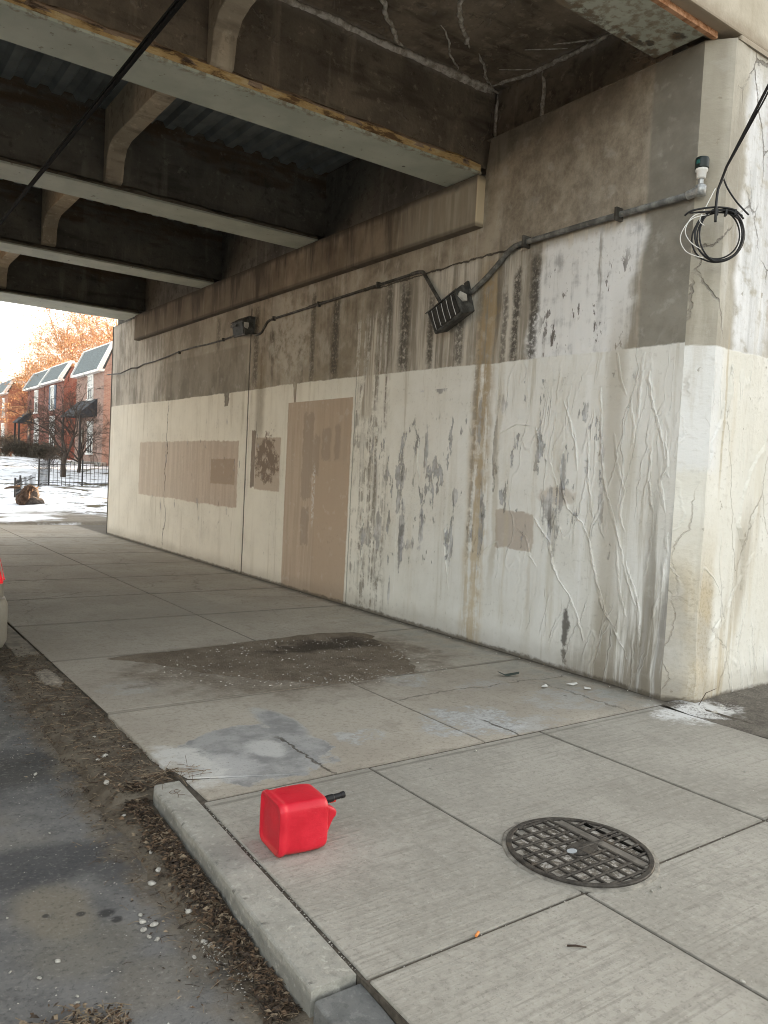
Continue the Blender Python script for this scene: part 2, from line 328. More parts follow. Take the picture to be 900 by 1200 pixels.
        lines = jl.max(ck).max(ck2 * .6).max(lift)
        c = n.mix(lines * 0.85, c, (0.055, 0.047, 0.038))
        rz = n.box(u, z, 3.5, 5.5, 0.0, 2.62, 0.25)
    else:
        c = n.mix(n.ss(blot, 0.35, 0.65), (0.40, 0.365, 0.305), (0.52, 0.485, 0.415))
        c = n.mix(n.ss(streak, 0.46, 0.66) * 0.5, c, (0.27, 0.245, 0.205)); c = n.mix(n.ss(streak2, .55, .7) * .5, c, (0.66, .65, .62)); c = n.mix(n.ss(med, .54, .66) * .3, c, (0.28, .25, .2))
        cr = n.ss(u + wob * 0.25, 5.40, 5.5) * n.ss(u + (z - 3.) * -0.2 + wob * 0.3, 6.15, 5.9) * n.ss(z + wob * 0.3, 4.75, 4.5) * n.ss(z, 2.3, 2.75)
        c = n.mix(cr * n.ss(med, .3, .5), c, n.mix(n.ss(streak, .4, .6), (0.60, 0.60, 0.60), (0.82, 0.82, 0.83)))
        c = n.mix(n.ss(u + (z - 3.) * -0.2 + wob * .3, 5.95, 6.2) * n.ss(z, 4.5, 4.2) * .6, c, n.mix(n.ss(fine, .4, .6), (0.3, 0.255, 0.2), (0.5, 0.46, 0.4)))
        c = n.mix(n.ss(u, 5.235, 5.2) * n.ss(z, 2.6, 2.7) * .5, c, (0.3, 0.27, 0.21))
        paint = n.ss(z - (2.6 + jag * 0.035 + wob * 0.06), 0.008, -0.008)
        pc = n.mix(n.ss(blot, 0.35, 0.7), (0.74, 0.715, 0.645), (0.79, 0.77, 0.715))
        pc = n.mix(n.ss(u + wob * .1, 5.42, 5.3) * n.ss(z + jag * .2, 1.65, 1.75) * .8, pc, (0.78, 0.78, 0.78))
        pc = n.mix(n.ss(streak, 0.55, 0.72) * 0.3, pc, (0.6, 0.52, 0.38))
        c = n.mix(paint, c, pc)
        low = n.ss(z + wob * .6, 1.4, 0.7) * n.ss(u + wob * .2 - z * .03, 5.46, 5.36)
        c = n.mix(low * n.ss(streak2 + blot * .4, 0.36, 0.7) * .95, c, n.mix(n.ss(blot, .4, .6), (0.54, 0.455, 0.32), (0.48, 0.44, 0.37)))
        gritb = n.ss(n.noise(n.vec(u, z, 17.), scale=34, detail=5, rough=.75), .47, .6); c = n.mix(low * gritb * .5, c, (0.36, .3, .21)); c = n.mix(low * n.ss(streak, .46, .6) * .5, c, (.66, .63, .56)); c = n.mix(n.ss(u + wob * .12, 5.22, 5.16) * n.ss(z + wob * .3, 1.2, .7) * .55, c, (.42, .41, .39))
        d2 = n.band(u - z * 0.28 + wob * .2, z, 5.52, 0.2, -0.2, 1.45, .3)
        c = n.mix(d2 * n.ss(streak2, .35, .6) * .75, c, n.mix(n.ss(z + wob * .4, .3, .8), (0.5, 0.40, 0.25), (0.48, 0.43, 0.35)))
        c = n.mix(n.band(u + wob * .05, z, 5.42, 0.02, 1.6, 2.7, .2) * .6, c, (0.5, 0.42, 0.3))
        pit = n.ss(n.noise(n.vec(u * 14, z * 10, 3.), scale=1, detail=4), .68, .72)
        c = n.mix(pit * .6, c, (0.3, 0.26, 0.2)); c = n.mix(n.ss(fine, .52, .66) * n.ss(med, .42, .56) * .22, c, (.45, .41, .34)); c = n.mix(n.ss(n.noise(n.vec(u * 7, z * .6, 23.), scale=1, detail=6, rough=.7), .55, .68) * .4, c, (.56, .52, .45))
        cg = n.ss(n.noise(n.vec(u, z, 31.), scale=1.1, detail=3), .46, .58)
        cracks = n.ss(n.voro(n.vec(u * 1.3 + wob * .35, z * 0.75 + jag * .12, 2.), scale=1.6, feature='DISTANCE_TO_EDGE'), 0.012, 0.003) * n.ss(z, 2.6, 2.8) * cg
        cracks2 = n.ss(n.voro(n.vec(u * 1.6 + wob * .4, z * 0.5 + jag * .08, 7.), scale=1.3, feature='DISTANCE_TO_EDGE'), 0.010, 0.002) * n.ss(z, 2.5, 2.3) * cg
        c = n.mix(cracks * .75, c, (0.18, 0.16, 0.14))
        c = n.mix(cracks2 * .35, c, (0.35, 0.3, 0.24))
        lines = cracks.max(cracks2 * .4); rz = n.ss(z, 2.6, 2.4); flk = pit * .5
    # foot grime
    c = n.mix(n.ss(z + jag * 0.07 + (fine - .5) * .04, 0.04, 0.006) * 0.85, c, (0.07, 0.06, 0.048))
    c = n.mix(n.ss(z + wob * 0.3, 0.25, 0.0) * 0.35, c, (0.2, 0.165, 0.12))
    c = n.mix(n.ss(fine, .55, .68) * n.ss(blot, .42, .6) * .2, c, (0.14, 0.12, 0.1)); c = n.mix(n.ss(med, .56, .68) * .14, c, (0.75, .73, .69))
    # raised, wriggling paint ridges: long near-vertical blisters
    def ridge(fu, fz, sh, lvl, wdt, amt):
        q = n.noise(n.vec((u + z * .13 + wob * amt + jag * .022) * fu, z * fz, sh), scale=1.0, detail=2.5, rough=0.5)
        return n.ss((q - lvl).abs(), wdt, 0.0)
    gate = n.ss(n.noise(n.vec(u * .9, z * .9, 60.), scale=1.0, detail=3), .42, .56)
    rr = (ridge(1.9, .5, 40., .5, .012, .22).max(ridge(2.4, .45, 55., .46, .012, .2))).max(ridge(3.3, .4, 71., .54, .014, .16) * .7) * rz * gate
    rr = rr * .45; c = n.mix(rr * .5, c, (0.78, 0.775, 0.75))  # ridge crests also lightened in the colour, as if catching light
    h = rr * 0.6 + fine * 0.22 + med * 0.22 - lines * .6 + paint * 0.12 + streak2 * 0.15 - flk * .25
    return n.out(c, 0.85, h=h, dist=0.022, spec=0.25)

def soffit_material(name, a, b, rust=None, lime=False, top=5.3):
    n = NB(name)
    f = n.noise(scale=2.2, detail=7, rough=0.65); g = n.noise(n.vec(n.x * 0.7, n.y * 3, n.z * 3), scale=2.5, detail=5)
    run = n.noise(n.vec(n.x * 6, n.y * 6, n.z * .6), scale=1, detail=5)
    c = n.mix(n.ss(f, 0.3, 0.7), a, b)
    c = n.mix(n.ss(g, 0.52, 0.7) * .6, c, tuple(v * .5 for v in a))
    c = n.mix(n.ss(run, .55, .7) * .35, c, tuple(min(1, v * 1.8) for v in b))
    if rust:
        c = n.mix(n.ss(n.z + (f - .5) * .7 + (g - .5) * .4, top - .35, top - .1) * n.ss(g, .36, .56) * .75, c, rust)
    c = n.mix(n.ss(n.noise(scale=9, detail=6, rough=.7), .55, .68) * .5, c, tuple(v * .45 for v in a)); c = n.mix(n.ss(n.noise(scale=13, detail=5, rough=.7, v=n.vec(n.x, n.y, n.z + 5)), .58, .68) * .4, c, tuple(min(1, v * 1.7) for v in b))
    h = f
    if lime:
        d1 = n.noise(n.vec(n.x * 1.6, n.y * .9, n.z), scale=1.3, detail=4, dist=.6)
        d2 = n.noise(n.vec(n.x * .8, n.y * 1.6, n.z + 4), scale=1.6, detail=4, dist=.5)
        ln = n.ss((d1 - .5).abs(), .014, .002) * n.ss(d2, .5, .58) * .6
        seam = n.ss((n.y - 5.79 + (g - .5) * .1).abs() + (n.z - 5.28).abs() * .6 + (f - .5) * .12, .065, .02) * n.ss(f, .3, .42) * n.ss(n.x, 1.5, 2.4)
        wallr = n.ss((n.x - 5.27 + (f - .5) * .2).abs() + (n.z - 5.28).abs() * .5, .07, .02) * n.ss(d2, .38, .48)
        c = n.mix((ln * .5).max(seam * .5).max(wallr * .5) * .75, c, (0.42, 0.39, 0.35))
        h = h + ln * .6
    return n.out(c, 0.9, h=h + n.noise(scale=30, detail=3) * .3, dist=0.02, spec=0.2)

M = {}
M['wall'] = wall_material('painted concrete')
M['wallup'] = wall_material('stained bare concrete', up=True)
M['front'] = wall_material('cream painted concrete', True)
M['ledge'] = soffit_material('stained ledge concrete', (0.17, 0.135, 0.10), (0.30, 0.255, 0.195))
def ledge_mat():
    n = NB('ledge concrete')
    s1 = n.noise(n.vec(n.x, n.y * 4, n.z * .5), scale=1, detail=6, rough=.62); b = n.noise(scale=2, detail=6)
    s2 = n.noise(n.vec(n.x, n.y * 10, n.z * .8), scale=1, detail=6, rough=.62)
    c = n.mix(n.ss(b, .35, .65), (0.17, 0.135, 0.10), (0.285, 0.24, 0.185))
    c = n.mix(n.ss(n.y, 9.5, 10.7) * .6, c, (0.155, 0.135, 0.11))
    c = n.mix(n.ss(s1, .5, .68) * .75, c, (0.085, 0.072, 0.058))
    c = n.mix(n.ss(s2, .56, .7) * .5, c, (0.38, 0.34, 0.28))
    c = n.mix(n.box(n.y, n.z, 5.7, 6.9, 3.9, 4.6, .2) * .7, c, n.mix(n.ss(s2, .4, .6), (0.3, 0.27, 0.22), (.4, .37, .31)))
    c = n.mix(n.ss(n.y, 5.735, 5.725), c, (0.62, 0.52, 0.37))
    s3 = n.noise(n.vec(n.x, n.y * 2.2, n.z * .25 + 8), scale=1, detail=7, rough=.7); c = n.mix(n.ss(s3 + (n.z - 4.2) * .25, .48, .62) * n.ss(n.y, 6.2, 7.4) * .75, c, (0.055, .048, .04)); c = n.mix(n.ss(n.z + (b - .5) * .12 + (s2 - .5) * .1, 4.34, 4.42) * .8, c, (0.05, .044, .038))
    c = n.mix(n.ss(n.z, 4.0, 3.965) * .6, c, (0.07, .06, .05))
    return n.out(c, .9, h=b + s2 * .3, dist=.015, spec=.2)
M['ledge'] = ledge_mat()
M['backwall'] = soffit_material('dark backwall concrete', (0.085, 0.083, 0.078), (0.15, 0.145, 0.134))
M['bay'] = soffit_material('brown bay concrete', (0.145, 0.118, 0.092), (0.30, 0.25, 0.195), lime=True)
M['web'] = soffit_material('girder encasement', (0.095, 0.092, 0.082), (0.165, 0.157, 0.138), rust=(0.095, 0.06, 0.036))
M['webnear'] = soffit_material('brown girder encasement', (0.14, 0.12, 0.098), (0.25, 0.215, 0.17), lime=True)
M['diaphragm'] = soffit_material('diaphragm concrete', (0.34, 0.295, 0.23), (0.45, 0.395, 0.315))
def flange_mat(rusty):
    n = NB('grey green flange paint' + (' rusty' if rusty else ''))
    f = n.noise(scale=3, detail=6); g = n.noise(scale=14, detail=5, rough=.65)
    c = n.mix(n.ss(f, .3, .7), (0.40, 0.435, 0.375), (0.50, 0.53, 0.46))
    bolts = n.ss(n.voro(n.vec(n.x * 1, n.y * 1, 0), scale=2.6), .05, .035)
    c = n.mix(bolts * .85, c, (0.05, .04, .03))
    c = n.mix(n.ss(g, .63, .69) * .6, c, (0.16, .115, .07))
    near = n.ss(n.z, 4.7, 4.75)
    for cx_, cy_, rx_, ry_ in ((4.93, 3.57, .06, .045), (4.86, 3.74, .04, .03), (4.75, 3.79, .1, .02)):
        c = n.mix(n.ell(n.x, n.y, cx_, cy_, rx_, ry_, (g - .5) * 2.5, .3) * near * .9, c, (0.06, .045, .035))
    c = n.mix(n.ss(n.y + (g - .5) * .16, 3.74, 3.79) * near * n.ss(g, .38, .55) * .8, c, (0.12, .105, .085))
    c = n.mix(n.ss(n.y + (g - .5) * .1, 5.80, 5.75) * n.ss(g, .45, .6) * .6, c, (0.2, .14, .08))
    return n.out(c, .6, h=f, dist=.004, spec=.35)
M['flange'] = flange_mat(False)
def lip_mat(name, a, b, d):
    n = NB(name); g = n.noise(n.vec(n.x * 2.5, n.y * 8, n.z * 8), scale=2, detail=6, rough=.65)
    c = n.mix(n.ss(g, .38, .5), d, n.mix(n.ss(g, .5, .68), a, b))
    return n.out(c, .9, h=g, dist=.02, spec=.2)
M['lip'] = lip_mat('rusty flange lip', (0.52, 0.36, 0.17), (0.64, 0.52, 0.31), (0.16, .1, .055))
M['lipdull'] = lip_mat('dull flange lip', (0.15, 0.135, 0.11), (0.2, .18, .15), (0.09, .08, .065))
M['lipcon'] = lip_mat('scabbed lip concrete', (0.32, 0.235, 0.17), (0.44, .33, .25), (0.09, .065, .05))
M['pan'] = simple('blue grey deck pan', (0.2, 0.225, 0.235), 0.55, .25, 3.0, metal=.2)
M['fascia'] = None
def fascia_mat():
    n = NB('tan fascia concrete')
    b = n.noise(scale=1.8, detail=7, rough=.62); s1 = n.noise(n.vec(n.x * 4, n.y, n.z * .5), scale=1, detail=6)
    c = n.mix(n.ss(b, .35, .65), (0.48, 0.43, 0.345), (0.58, 0.53, 0.44))
    c = n.mix(n.ss(s1, .5, .7) * .4, c, (0.34, .28, .2))
    c = n.mix(n.ss(n.z + (b - .5) * .25, 4.95, 4.83) * .6, c, (0.28, .22, .16))
    return n.out(c, .9, h=b + n.noise(scale=25, detail=4) * .3, dist=.012, spec=.2)
M['fascia'] = fascia_mat()
def rustedge():
    n = NB('peeling orange edge'); g = n.noise(n.vec(n.x * 8, n.y, n.z * 8), scale=2, detail=6, rough=.7)
    return n.out(n.mix(n.ss(g, .35, .6), (0.33, .15, .07), (0.62, .36, .22)), .9, h=g, dist=.01)
M['rustedge'] = rustedge()

def pavement_mat():
    n = NB('pavement concrete'); x, y = n.x, n.y
    old = n.ss(y, 3.352, 3.358)
    b = n.noise(scale=1.1, detail=7, rough=.6); f = n.noise(scale=28, detail=6, rough=.7); m = n.noise(scale=5, detail=6, rough=.62)
    wob = n.noise(scale=2.4, detail=6, rough=.6) - .5; jag = n.noise(scale=8, detail=5, rough=.65) - .5
    new = n.mix(n.ss(b + (m - .5) * .5, .34, .66), (0.32, 0.303, 0.265), (0.41, 0.39, 0.345))
    broom = n.noise(n.vec(x * 1.2, y * 55, 0), scale=1, detail=3, rough=.6)
    new = n.mix(n.ss(broom, .5, .64) * n.ss(m, .36, .56) * .5, new, (0.23, .215, .185)); new = n.mix(n.ss(f, .5, .64) * .4, new, (0.21, .197, .172)); new = n.mix(n.ss(f, .46, .36) * .35, new, (0.47, .455, .41))
    new = n.mix(n.ss(m, .56, .72) * .4, new, (0.245, .228, .197))
    cell = n.math('FLOOR', x * .72 + .3) * 7.3 + n.math('FLOOR', y * .69 - .38) * 3.1
    tone = n.math('FRACT', n.math('SINE', cell) * 43.7)
    od = n.mix(n.ss(b + (m - .5) * .4, .33, .67), (0.38, 0.34, 0.284), (0.475, 0.435, 0.37))
    od = n.mix(tone * .35, od, (0.3, .268, .222))
    od = n.mix(n.ss(m, .53, .66) * .45, od, (0.265, .233, .19)); od = n.mix(n.ss(f, .5, .66) * .4, od, (0.18, .158, .128)); od = n.mix(n.ss(f, .44, .34) * .35, od, (0.38, .34, .285))
    od = n.mix(n.ss(y + wob, 14.3, 15.5) * n.ss(y, 17.6, 16.9) * n.ss(m, .4, .55) * .6, od, (0.48, .45, .4))
    od = n.mix(n.box(x + jag * .1, y + jag * .3, 2.6, 4.2, 7.55, 8.35, .15) * n.ss(m, .38, .55) * .45, od, (0.36, .33, .28))
    # lime and cement spills
    lime = n.mix(n.ss(f * .6 + m * .4, .42, .58), (0.30, .3, .295), (0.5, .505, .5))
    e1 = n.ell(x, y, 2.0, 3.86, .42, .42, wob * 1.3 + jag * .5, .05)
    tail = n.ell(x, y, 2.33, 4.2, .1, .36, wob * 1.2, .25)
    sp = e1.max(tail)
    spc = n.mix(n.ss(m + wob * .4, .38, .62), (0.22, .225, .23), (0.36, .362, .36))
    spc = n.mix(n.ell(x, y, 2.06, 3.86, .1, .14, jag * 1.5, .3), spc, (0.5, .5, .49))
    spc = n.mix(n.ell(x, y, 1.72, 3.72, .2, .2, jag * 1.5, .3) * .8, spc, (0.47, .47, .47))
    spe = n.ss(sp, .05, .5) - n.ss(sp, .5, .95)
    od = n.mix(sp * .85, od, spc); od = n.mix(spe * n.ss(jag, -.1, .1) * .5, od, (0.46, .46, .45))
    od = n.mix(n.ell(x, y, 1.58, 3.82, .16, .28, jag * 2, .3) * n.ss(m, .35, .5), od, (0.56, .55, .52))
    for cx_, cy_, rx_, ry_, a in ((2.56, 3.79, .08, .11, .7), (2.72, 3.8, .09, .12, .7), (3.45, 3.72, .34, .3, .9), (3.75, 3.5, .3, .16, .55), (3.7, 4.75, .2, .22, .55), (4.15, 4.35, .22, .14, .4), (1.78, 5.35, .22, .18, .35), (4.5, 3.75, .4, .25, .5)):
        od = n.mix(n.ell(x, y, cx_, cy_, rx_, ry_, wob * 1.6 + jag * 1.5, .18) * n.ss(m * .6 + f * .4, .40, .52) * a, od, lime)
    od = n.mix(n.ss(x + wob * .5, 4.3, 4.9) * n.ss(y, 7.6, 6.2) * n.ss(m, .4, .6) * .5, od, (0.3, .31, .29))
    nt = n.math('FRACT', n.math('SINE', n.math('FLOOR', (x - 2.4) * .77) * 5.1 + n.math('FLOOR', (y - .5) * .7143) * 2.3) * 31.7)
    new = n.mix(nt * .3, new, (0.27, .25, .215)); stain = n.ss(n.noise(v=n.vec(x, y, 6.6), scale=2.3, detail=7, rough=.7), .57, .62)
    new = n.mix(stain * .35, new, (0.24, .225, .195)); gum = n.ss(n.voro(n.vec(x, y, 3), scale=2.2), .045, .03); new = n.mix(gum * .5, new, (0.13, .12, .105))
    jd = (n.math('FRACT', (y - .5) / 1.4 + .5) - .5).abs() * 1.4
    jd2 = ((x - 2.40).abs()).min((x - 3.70).abs())
    new = n.mix(n.ss(jd.min(jd2) + jag * .04 + (f - .5) * .03, .016, .004) * .5, new, (0.13, .118, .098))
    jo = ((x - 3.25).abs()).min((y - 3.362).abs())
    jy = n.ss((n.math('FRACT', (y - 6.30) / 1.45 + .5) - .5).abs() * 1.45 + jag * .03, .034, .008) * n.ss(y, 3.9, 4.1)
    od = n.mix((n.ss(jo + jag * .03, .016, .004) * .5).max(jy * .6), od, (0.12, .104, .084))
    c = n.mix(old, new, od)
    dp = n.ell(x, y, 3.2, 5.6, 1.32, .9, wob * 1.1 + jag * .8, .22) * n.ss(y + (x - 3) * -.06, 6.42, 6.3)
    c = n.mix(dp * n.ss(f * .5 + m * .5, .38, .5) * .85, c, n.mix(n.ss(f, .42, .6), (0.15, .122, .092), (0.25, .21, .165)))
    c = n.mix(n.ell(x, y, 5.02, 3.12, .3, .2, jag * 2.4 + wob, .4) * n.ss(f + m, .8, 1.0), c, (0.66, .66, .65))
    # cracks in the old slabs
    cr = n.line(x - 2.2 + wob * .14 + jag * .12, .012) * n.box(x, y, 1.9, 2.6, 3.36, 4.0, .05)
    cr2 = n.line(x - 3.53 + jag * .1, .012) * n.box(x, y, 3.3, 3.8, 3.36, 3.7, .03)
    cr3 = n.line(y - 4.3 + wob * .3 + jag * .1, .01) * n.box(x, y, 3.3, 5.0, 3.9, 4.8, .03) * .6
    cr4 = n.line(x - 4.62 + jag * .2, .01) * n.box(x, y, 4.3, 4.9, 3.37, 4.2, .03) * .5
    cr5 = n.line(n.voro(n.vec(x * .8 + wob * .6, y * .8 + jag * .2), scale=.62, feature='DISTANCE_TO_EDGE'), .005) * n.ss(y, 5.5, 9) * .4
    cks = cr.max(cr2).max(cr3).max(cr4).max(cr5)
    c = n.mix(cks * .8, c, (0.09, .075, .06))
    wear = n.ss(n.noise(scale=70, detail=3), .58, .66)
    c = n.mix(wear * .3, c, (0.14, .125, .105)); c = n.mix(n.ss(n.noise(scale=55, detail=3, v=n.vec(x, y, 4)), .66, .72) * .35, c, (0.5, .48, .44))
    spot = n.ss(n.voro(n.vec(x, y, 0), scale=3.1), .06, .035)
    c = n.mix(spot * n.ss(m, .5, .55) * .6, c, (0.09, .08, .07))
    # grime against the wall foot and the kerb joint
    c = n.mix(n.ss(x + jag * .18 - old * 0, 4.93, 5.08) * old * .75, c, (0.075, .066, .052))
    return n.out(c, .9, h=f * .5 + m * .3 + broom * (1 - old) * .35 - cks * 1.2, dist=.007, spec=.2)
M['pavement'] = pavement_mat()
def kerb_mat(dark=False):
    n = NB('kerb concrete' + (' dark' if dark else '')); f = n.noise(scale=26, detail=6, rough=.7); m = n.noise(scale=4, detail=6)
    a, b = ((0.13, .133, .13), (0.2, .2, .192)) if dark else ((0.31, .30, .265), (0.39, .378, .338))
    c = n.mix(n.ss(m, .32, .68), a, b)
    if not dark: c = n.mix(n.ss(n.z + (m - .5) * .06, -.015, -.035) * .6, c, (0.185, .185, .17))  # side face below the top edge darkened in colour, as shade
    c = n.mix(n.ss(f, .52, .64) * .35, c, tuple(v * .55 for v in a)); c = n.mix(n.ss(f, .45, .36) * .45, c, tuple(v * 1.4 for v in b)); s_ = n.noise(scale=9, detail=5, rough=.7); c = n.mix(n.ss(s_, .56, .68) * .22, c, tuple(v * .6 for v in a)); chip = n.ss(n.noise(n.vec(n.x, n.y * 2.2, n.z), scale=11, detail=4), .60, .64) * n.ss(n.z, -.012, -.004)
    if not dark: c = n.mix(chip * .6 * n.ss(n.x - n.y * .05, 1.165, 1.15), c, (0.09, .085, .075))
    return n.out(c, .9, h=f + m * .5 + s_ * .5, dist=.01, spec=.2)
M['kerb'] = kerb_mat(); M['kerbdark'] = kerb_mat(True)
def road_mat():
    n = NB('worn asphalt'); x, y = n.x, n.y
    b = n.noise(scale=1.5, detail=7, rough=.6); f = n.noise(scale=45, detail=5, rough=.75); m = n.noise(scale=6, detail=6, rough=.62)
    wob = n.noise(scale=2.1, detail=6) - .5; jag = n.noise(scale=9, detail=5) - .5
    c = n.mix(n.ss(b + (m - .5) * .5, .32, .68), (0.125, .124, .122), (0.2, .196, .188))
    dust = n.ss(n.noise(v=n.vec(x, y, 3.3), scale=1.7, detail=6, rough=.62), .52, .66)
    c = n.mix(dust * .4, c, (0.20, .185, .155))
    for cx_, cy_, rx_, ry_, a, cc in ((.72, 3.35, .28, .16, .75, (0.055, .056, .06)), (1.02, 3.25, .12, .18, .5, (0.06, .06, .062)), (.62, 4.35, .6, .22, .7, (0.06, .058, .053)), (.3, 4.6, .6, .25, .6, (0.06, .058, .055)), (.74, 2.96, .12, .18, .8, (0.22, .195, .15)), (.95, 2.38, .15, .12, .5, (0.2, .18, .145)), (.75, 2.68, .2, .15, .5, (0.19, .175, .14)), (.2, 3.2, .3, .5, .5, (0.07, .07, .072))):
        c = n.mix(n.ell(x, y, cx_, cy_, rx_, ry_, wob * 1.8 + jag * .5, .4) * a, c, cc)
    for cx_, cy_, r_ in ((.81, 2.9, .016), (.89, 2.86, .028), (.91, 2.8, .02), (.7, 2.95, .012)):
        c = n.mix(n.ell(x, y, cx_, cy_, r_, r_, jag * .8, .35) * .8, c, (0.035, .034, .034))
    # older lighter lane with a dark tar edge
    ed = n.ell(x, y, .0, 5.35, 1.12, .85, wob * .35, .03)
    c = n.mix(ed * .7, c, n.mix(n.ss(m, .4, .6), (0.115, .112, .1), (0.155, .15, .135)))
    ring = n.ell(x, y, .0, 5.35, 1.16, .9, wob * .35, .03) - ed
    c = n.mix(ring.max(0.0) * .6, c, (0.21, .2, .175))
    c = n.mix(n.ss(x + wob * .25 + jag * .2, .98, 1.1) * n.ss(m, .3, .46) * .85, c, n.mix(n.ss(m, .4, .6), (0.12, .098, .073), (0.19, .16, .12)))
    pit = n.ss(n.noise(v=n.vec(x, y, 9), scale=4, detail=6, rough=.7), .6, .68)
    c = n.mix(pit * .5, c, (0.055, .053, .05))
    c = n.mix(n.ss(f, .54, .67) * .45, c, (0.3, .285, .26)); c = n.mix(n.ss(f, .46, .36) * .4, c, (0.04, .04, .04))
    return n.out(c, .88, h=f + m * .3, dist=.006, spec=.3)
M['road'] = road_mat()
def dirt_mat(name, a, b, sp):
    n = NB(name); m = n.noise(scale=5, detail=7, rough=.65); f = n.noise(scale=60, detail=4, rough=.7)
    c = n.mix(n.ss(m, .33, .67), a, b); c = n.mix(n.ss(f, .62, .7) * .6, c, sp); c = n.mix(n.ss(f, .42, .33) * .5, c, tuple(v * .5 for v in a))
    return n.out(c, .95, h=f + m, dist=.012, spec=.15)
M['dirt'] = dirt_mat('gutter dirt', (0.11, .09, .068), (0.19, .162, .126), (0.28, .24, .19))
def patch_mat():
    n = NB('damp dirt'); x, y = n.x, n.y; m = n.noise(scale=4, detail=7, rough=.65); f = n.noise(scale=60, detail=4, rough=.7)
    c = n.mix(n.ss(m, .33, .67), (0.15, .12, .09), (0.22, .182, .14))
    c = n.mix(n.ell(x, y, 3.75, 5.95, .5, .2, (m - .5) * 2, .35) * .8, c, (0.05, .04, .03))
    c = n.mix(n.ss(f, .64, .72) * .5, c, (0.24, .2, .155))
    return n.out(c, .95, h=f + m, dist=.012, spec=.15)
M['dirtpatch'] = patch_mat()
def dark_mat():
    n = NB('dark tarry ground'); x, y = n.x, n.y; m = n.noise(scale=5, detail=7, rough=.65); f = n.noise(scale=55, detail=4, rough=.7); j = n.noise(scale=9, detail=5) - .5
    c = n.mix(n.ss(m, .33, .67), (0.11, .098, .083), (0.175, .158, .135)); c = n.mix(n.ss(f, .54, .66) * .6, c, (0.27, .25, .21)); c = n.mix(n.ss(f, .45, .36) * .5, c, (0.05, .045, .038))
    c = n.mix(n.ell(x, y, 5.14, 3.13, .27, .17, j * 2.6, .4) * n.ss(f + m, .8, 1.), c, (0.68, .68, .67))
    return n.out(c, .95, h=f + m, dist=.012, spec=.15)
M['darkground'] = dark_mat()
M['jointdark'] = simple('dark joint dirt', (0.085, .072, .056), .95, .35, 30)
M['kerbold'] = simple('old kerb concrete', (0.25, .22, .178), .95, .3, 7, bump=.006)
def ground_mat():
    n = NB('patchy snow'); x, y = n.x, n.y
    b = n.noise(n.vec(x * .55, y * 1.1, 0), scale=.55, detail=7, rough=.62); m = n.noise(n.vec(x, y * 1.6, 2), scale=1.6, detail=6, rough=.65); f = n.noise(scale=12, detail=5)
    grass = n.mix(n.ss(m, .35, .65), (0.055, .045, .03), (0.12, .105, .065))
    snow = n.mix(n.ss(f, .3, .7), (0.82, .84, .88), (0.9, .92, .95))
    pav = n.mix(n.ss(m, .3, .7), (0.2, .175, .14), (0.3, .27, .22))
    near = n.ss(y + (b - .5) * 6, 22.3, 21.2)
    c = n.mix(near * n.ss(b, .42, .5), snow, pav)
    bare = n.ss(b * .5 + m * .5, .532, .552) * (1 - near)
    c = n.mix(bare, c, grass)
    c = n.mix(n.ss(y, 15, 12), c, (0.1, .085, .065))
    return n.out(c, .8, h=f * .4 + b * 2 - bare * .6, dist=.05, spec=.2)
M['ground'] = ground_mat()
M['embank'] = dirt_mat('embankment earth', (0.07, .055, .035), (0.13, .11, .07), (0.2, .17, .11))
# ------------------------------------------------------------------ ground, road, pavement
def sstep(t, a, b):
    t = max(0, min(1, (t - a) / (b - a))); return t * t * (3 - 2 * t)
def road_z(y): return -0.115 + 0.075 * sstep(y, 3.0, 6.2)
def ground_z(x, y):
    up = 1.42 * sstep(y, 16, 62) + 0.14 * sstep(y, 18.5, 24) + 0.02 * max(0, y - 62) * 0
    side = 0.18 + 0.82 * sstep(x, 1.5, 5.0)
    h = up * side - 0.45 * sstep(19.3, y, y + 0.9 if False else 20.2) if y < 20.2 else up * side
    if y < 19.3: return -0.45
    if y < 20.2: h = -0.45 + (up * side + 0.45 + 0.0) * sstep(y, 19.3, 19.75)
    if y > 20 and x > 2: h += 0.09 * fbm(x * .35, y * .35, 3) * sstep(y, 20, 23) + 0.03 * fbm(x * 1.6, y * 1.6, 9) * sstep(y, 20, 22)
    return h
def axis(a):
    out = []
    for lo, hi, st in a:
        v = lo
        while v < hi - 1e-6: out.append(v); v += st
    out.append(a[-1][1]); return out
def grid_mesh(name, xs, ys, fz, mat, smooth=True):
    mb = MB(); nx = len(xs)
    vs = [(x, y, fz(x, y)) for y in ys for x in xs]
    fs = [(j * nx + i, j * nx + i + 1, (j + 1) * nx + i + 1, (j + 1) * nx + i) for j in range(len(ys) - 1) for i in range(nx - 1)]
    mb.add(vs, fs); return mb.build(name, mat, smooth=smooth)
g = grid_mesh('ground', axis([(-900, -100, 100), (-100, -20, 10), (-20, 0, 2), (0, 16, .35), (16, 40, 1.5), (40, 100, 10), (100, 900, 100)]),
              axis([(-600, -100, 100), (-100, -10, 10), (-10, 18, 2), (18, 36, .3), (36, 62, 1.), (62, 120, 8), (120, 900, 100)]), ground_z, M['ground'])
tag(g, kind='structure')
r = grid_mesh('road', axis([(-8.2, -1, .8), (-1, 1.36, .118)]), axis([(-30, 0, 3), (0, 7, .1), (7, 20, 1), (20, 80, 6)]),
              lambda x, y: road_z(y) + .004 * fbm(x * 2, y * 2, 1) + (.012 * fbm(x * 5, y * 5, 2) * sstep(x, .8, 1.1)) + max(0, y - 20) * .01, M['road'])
tag(r, kind='structure')
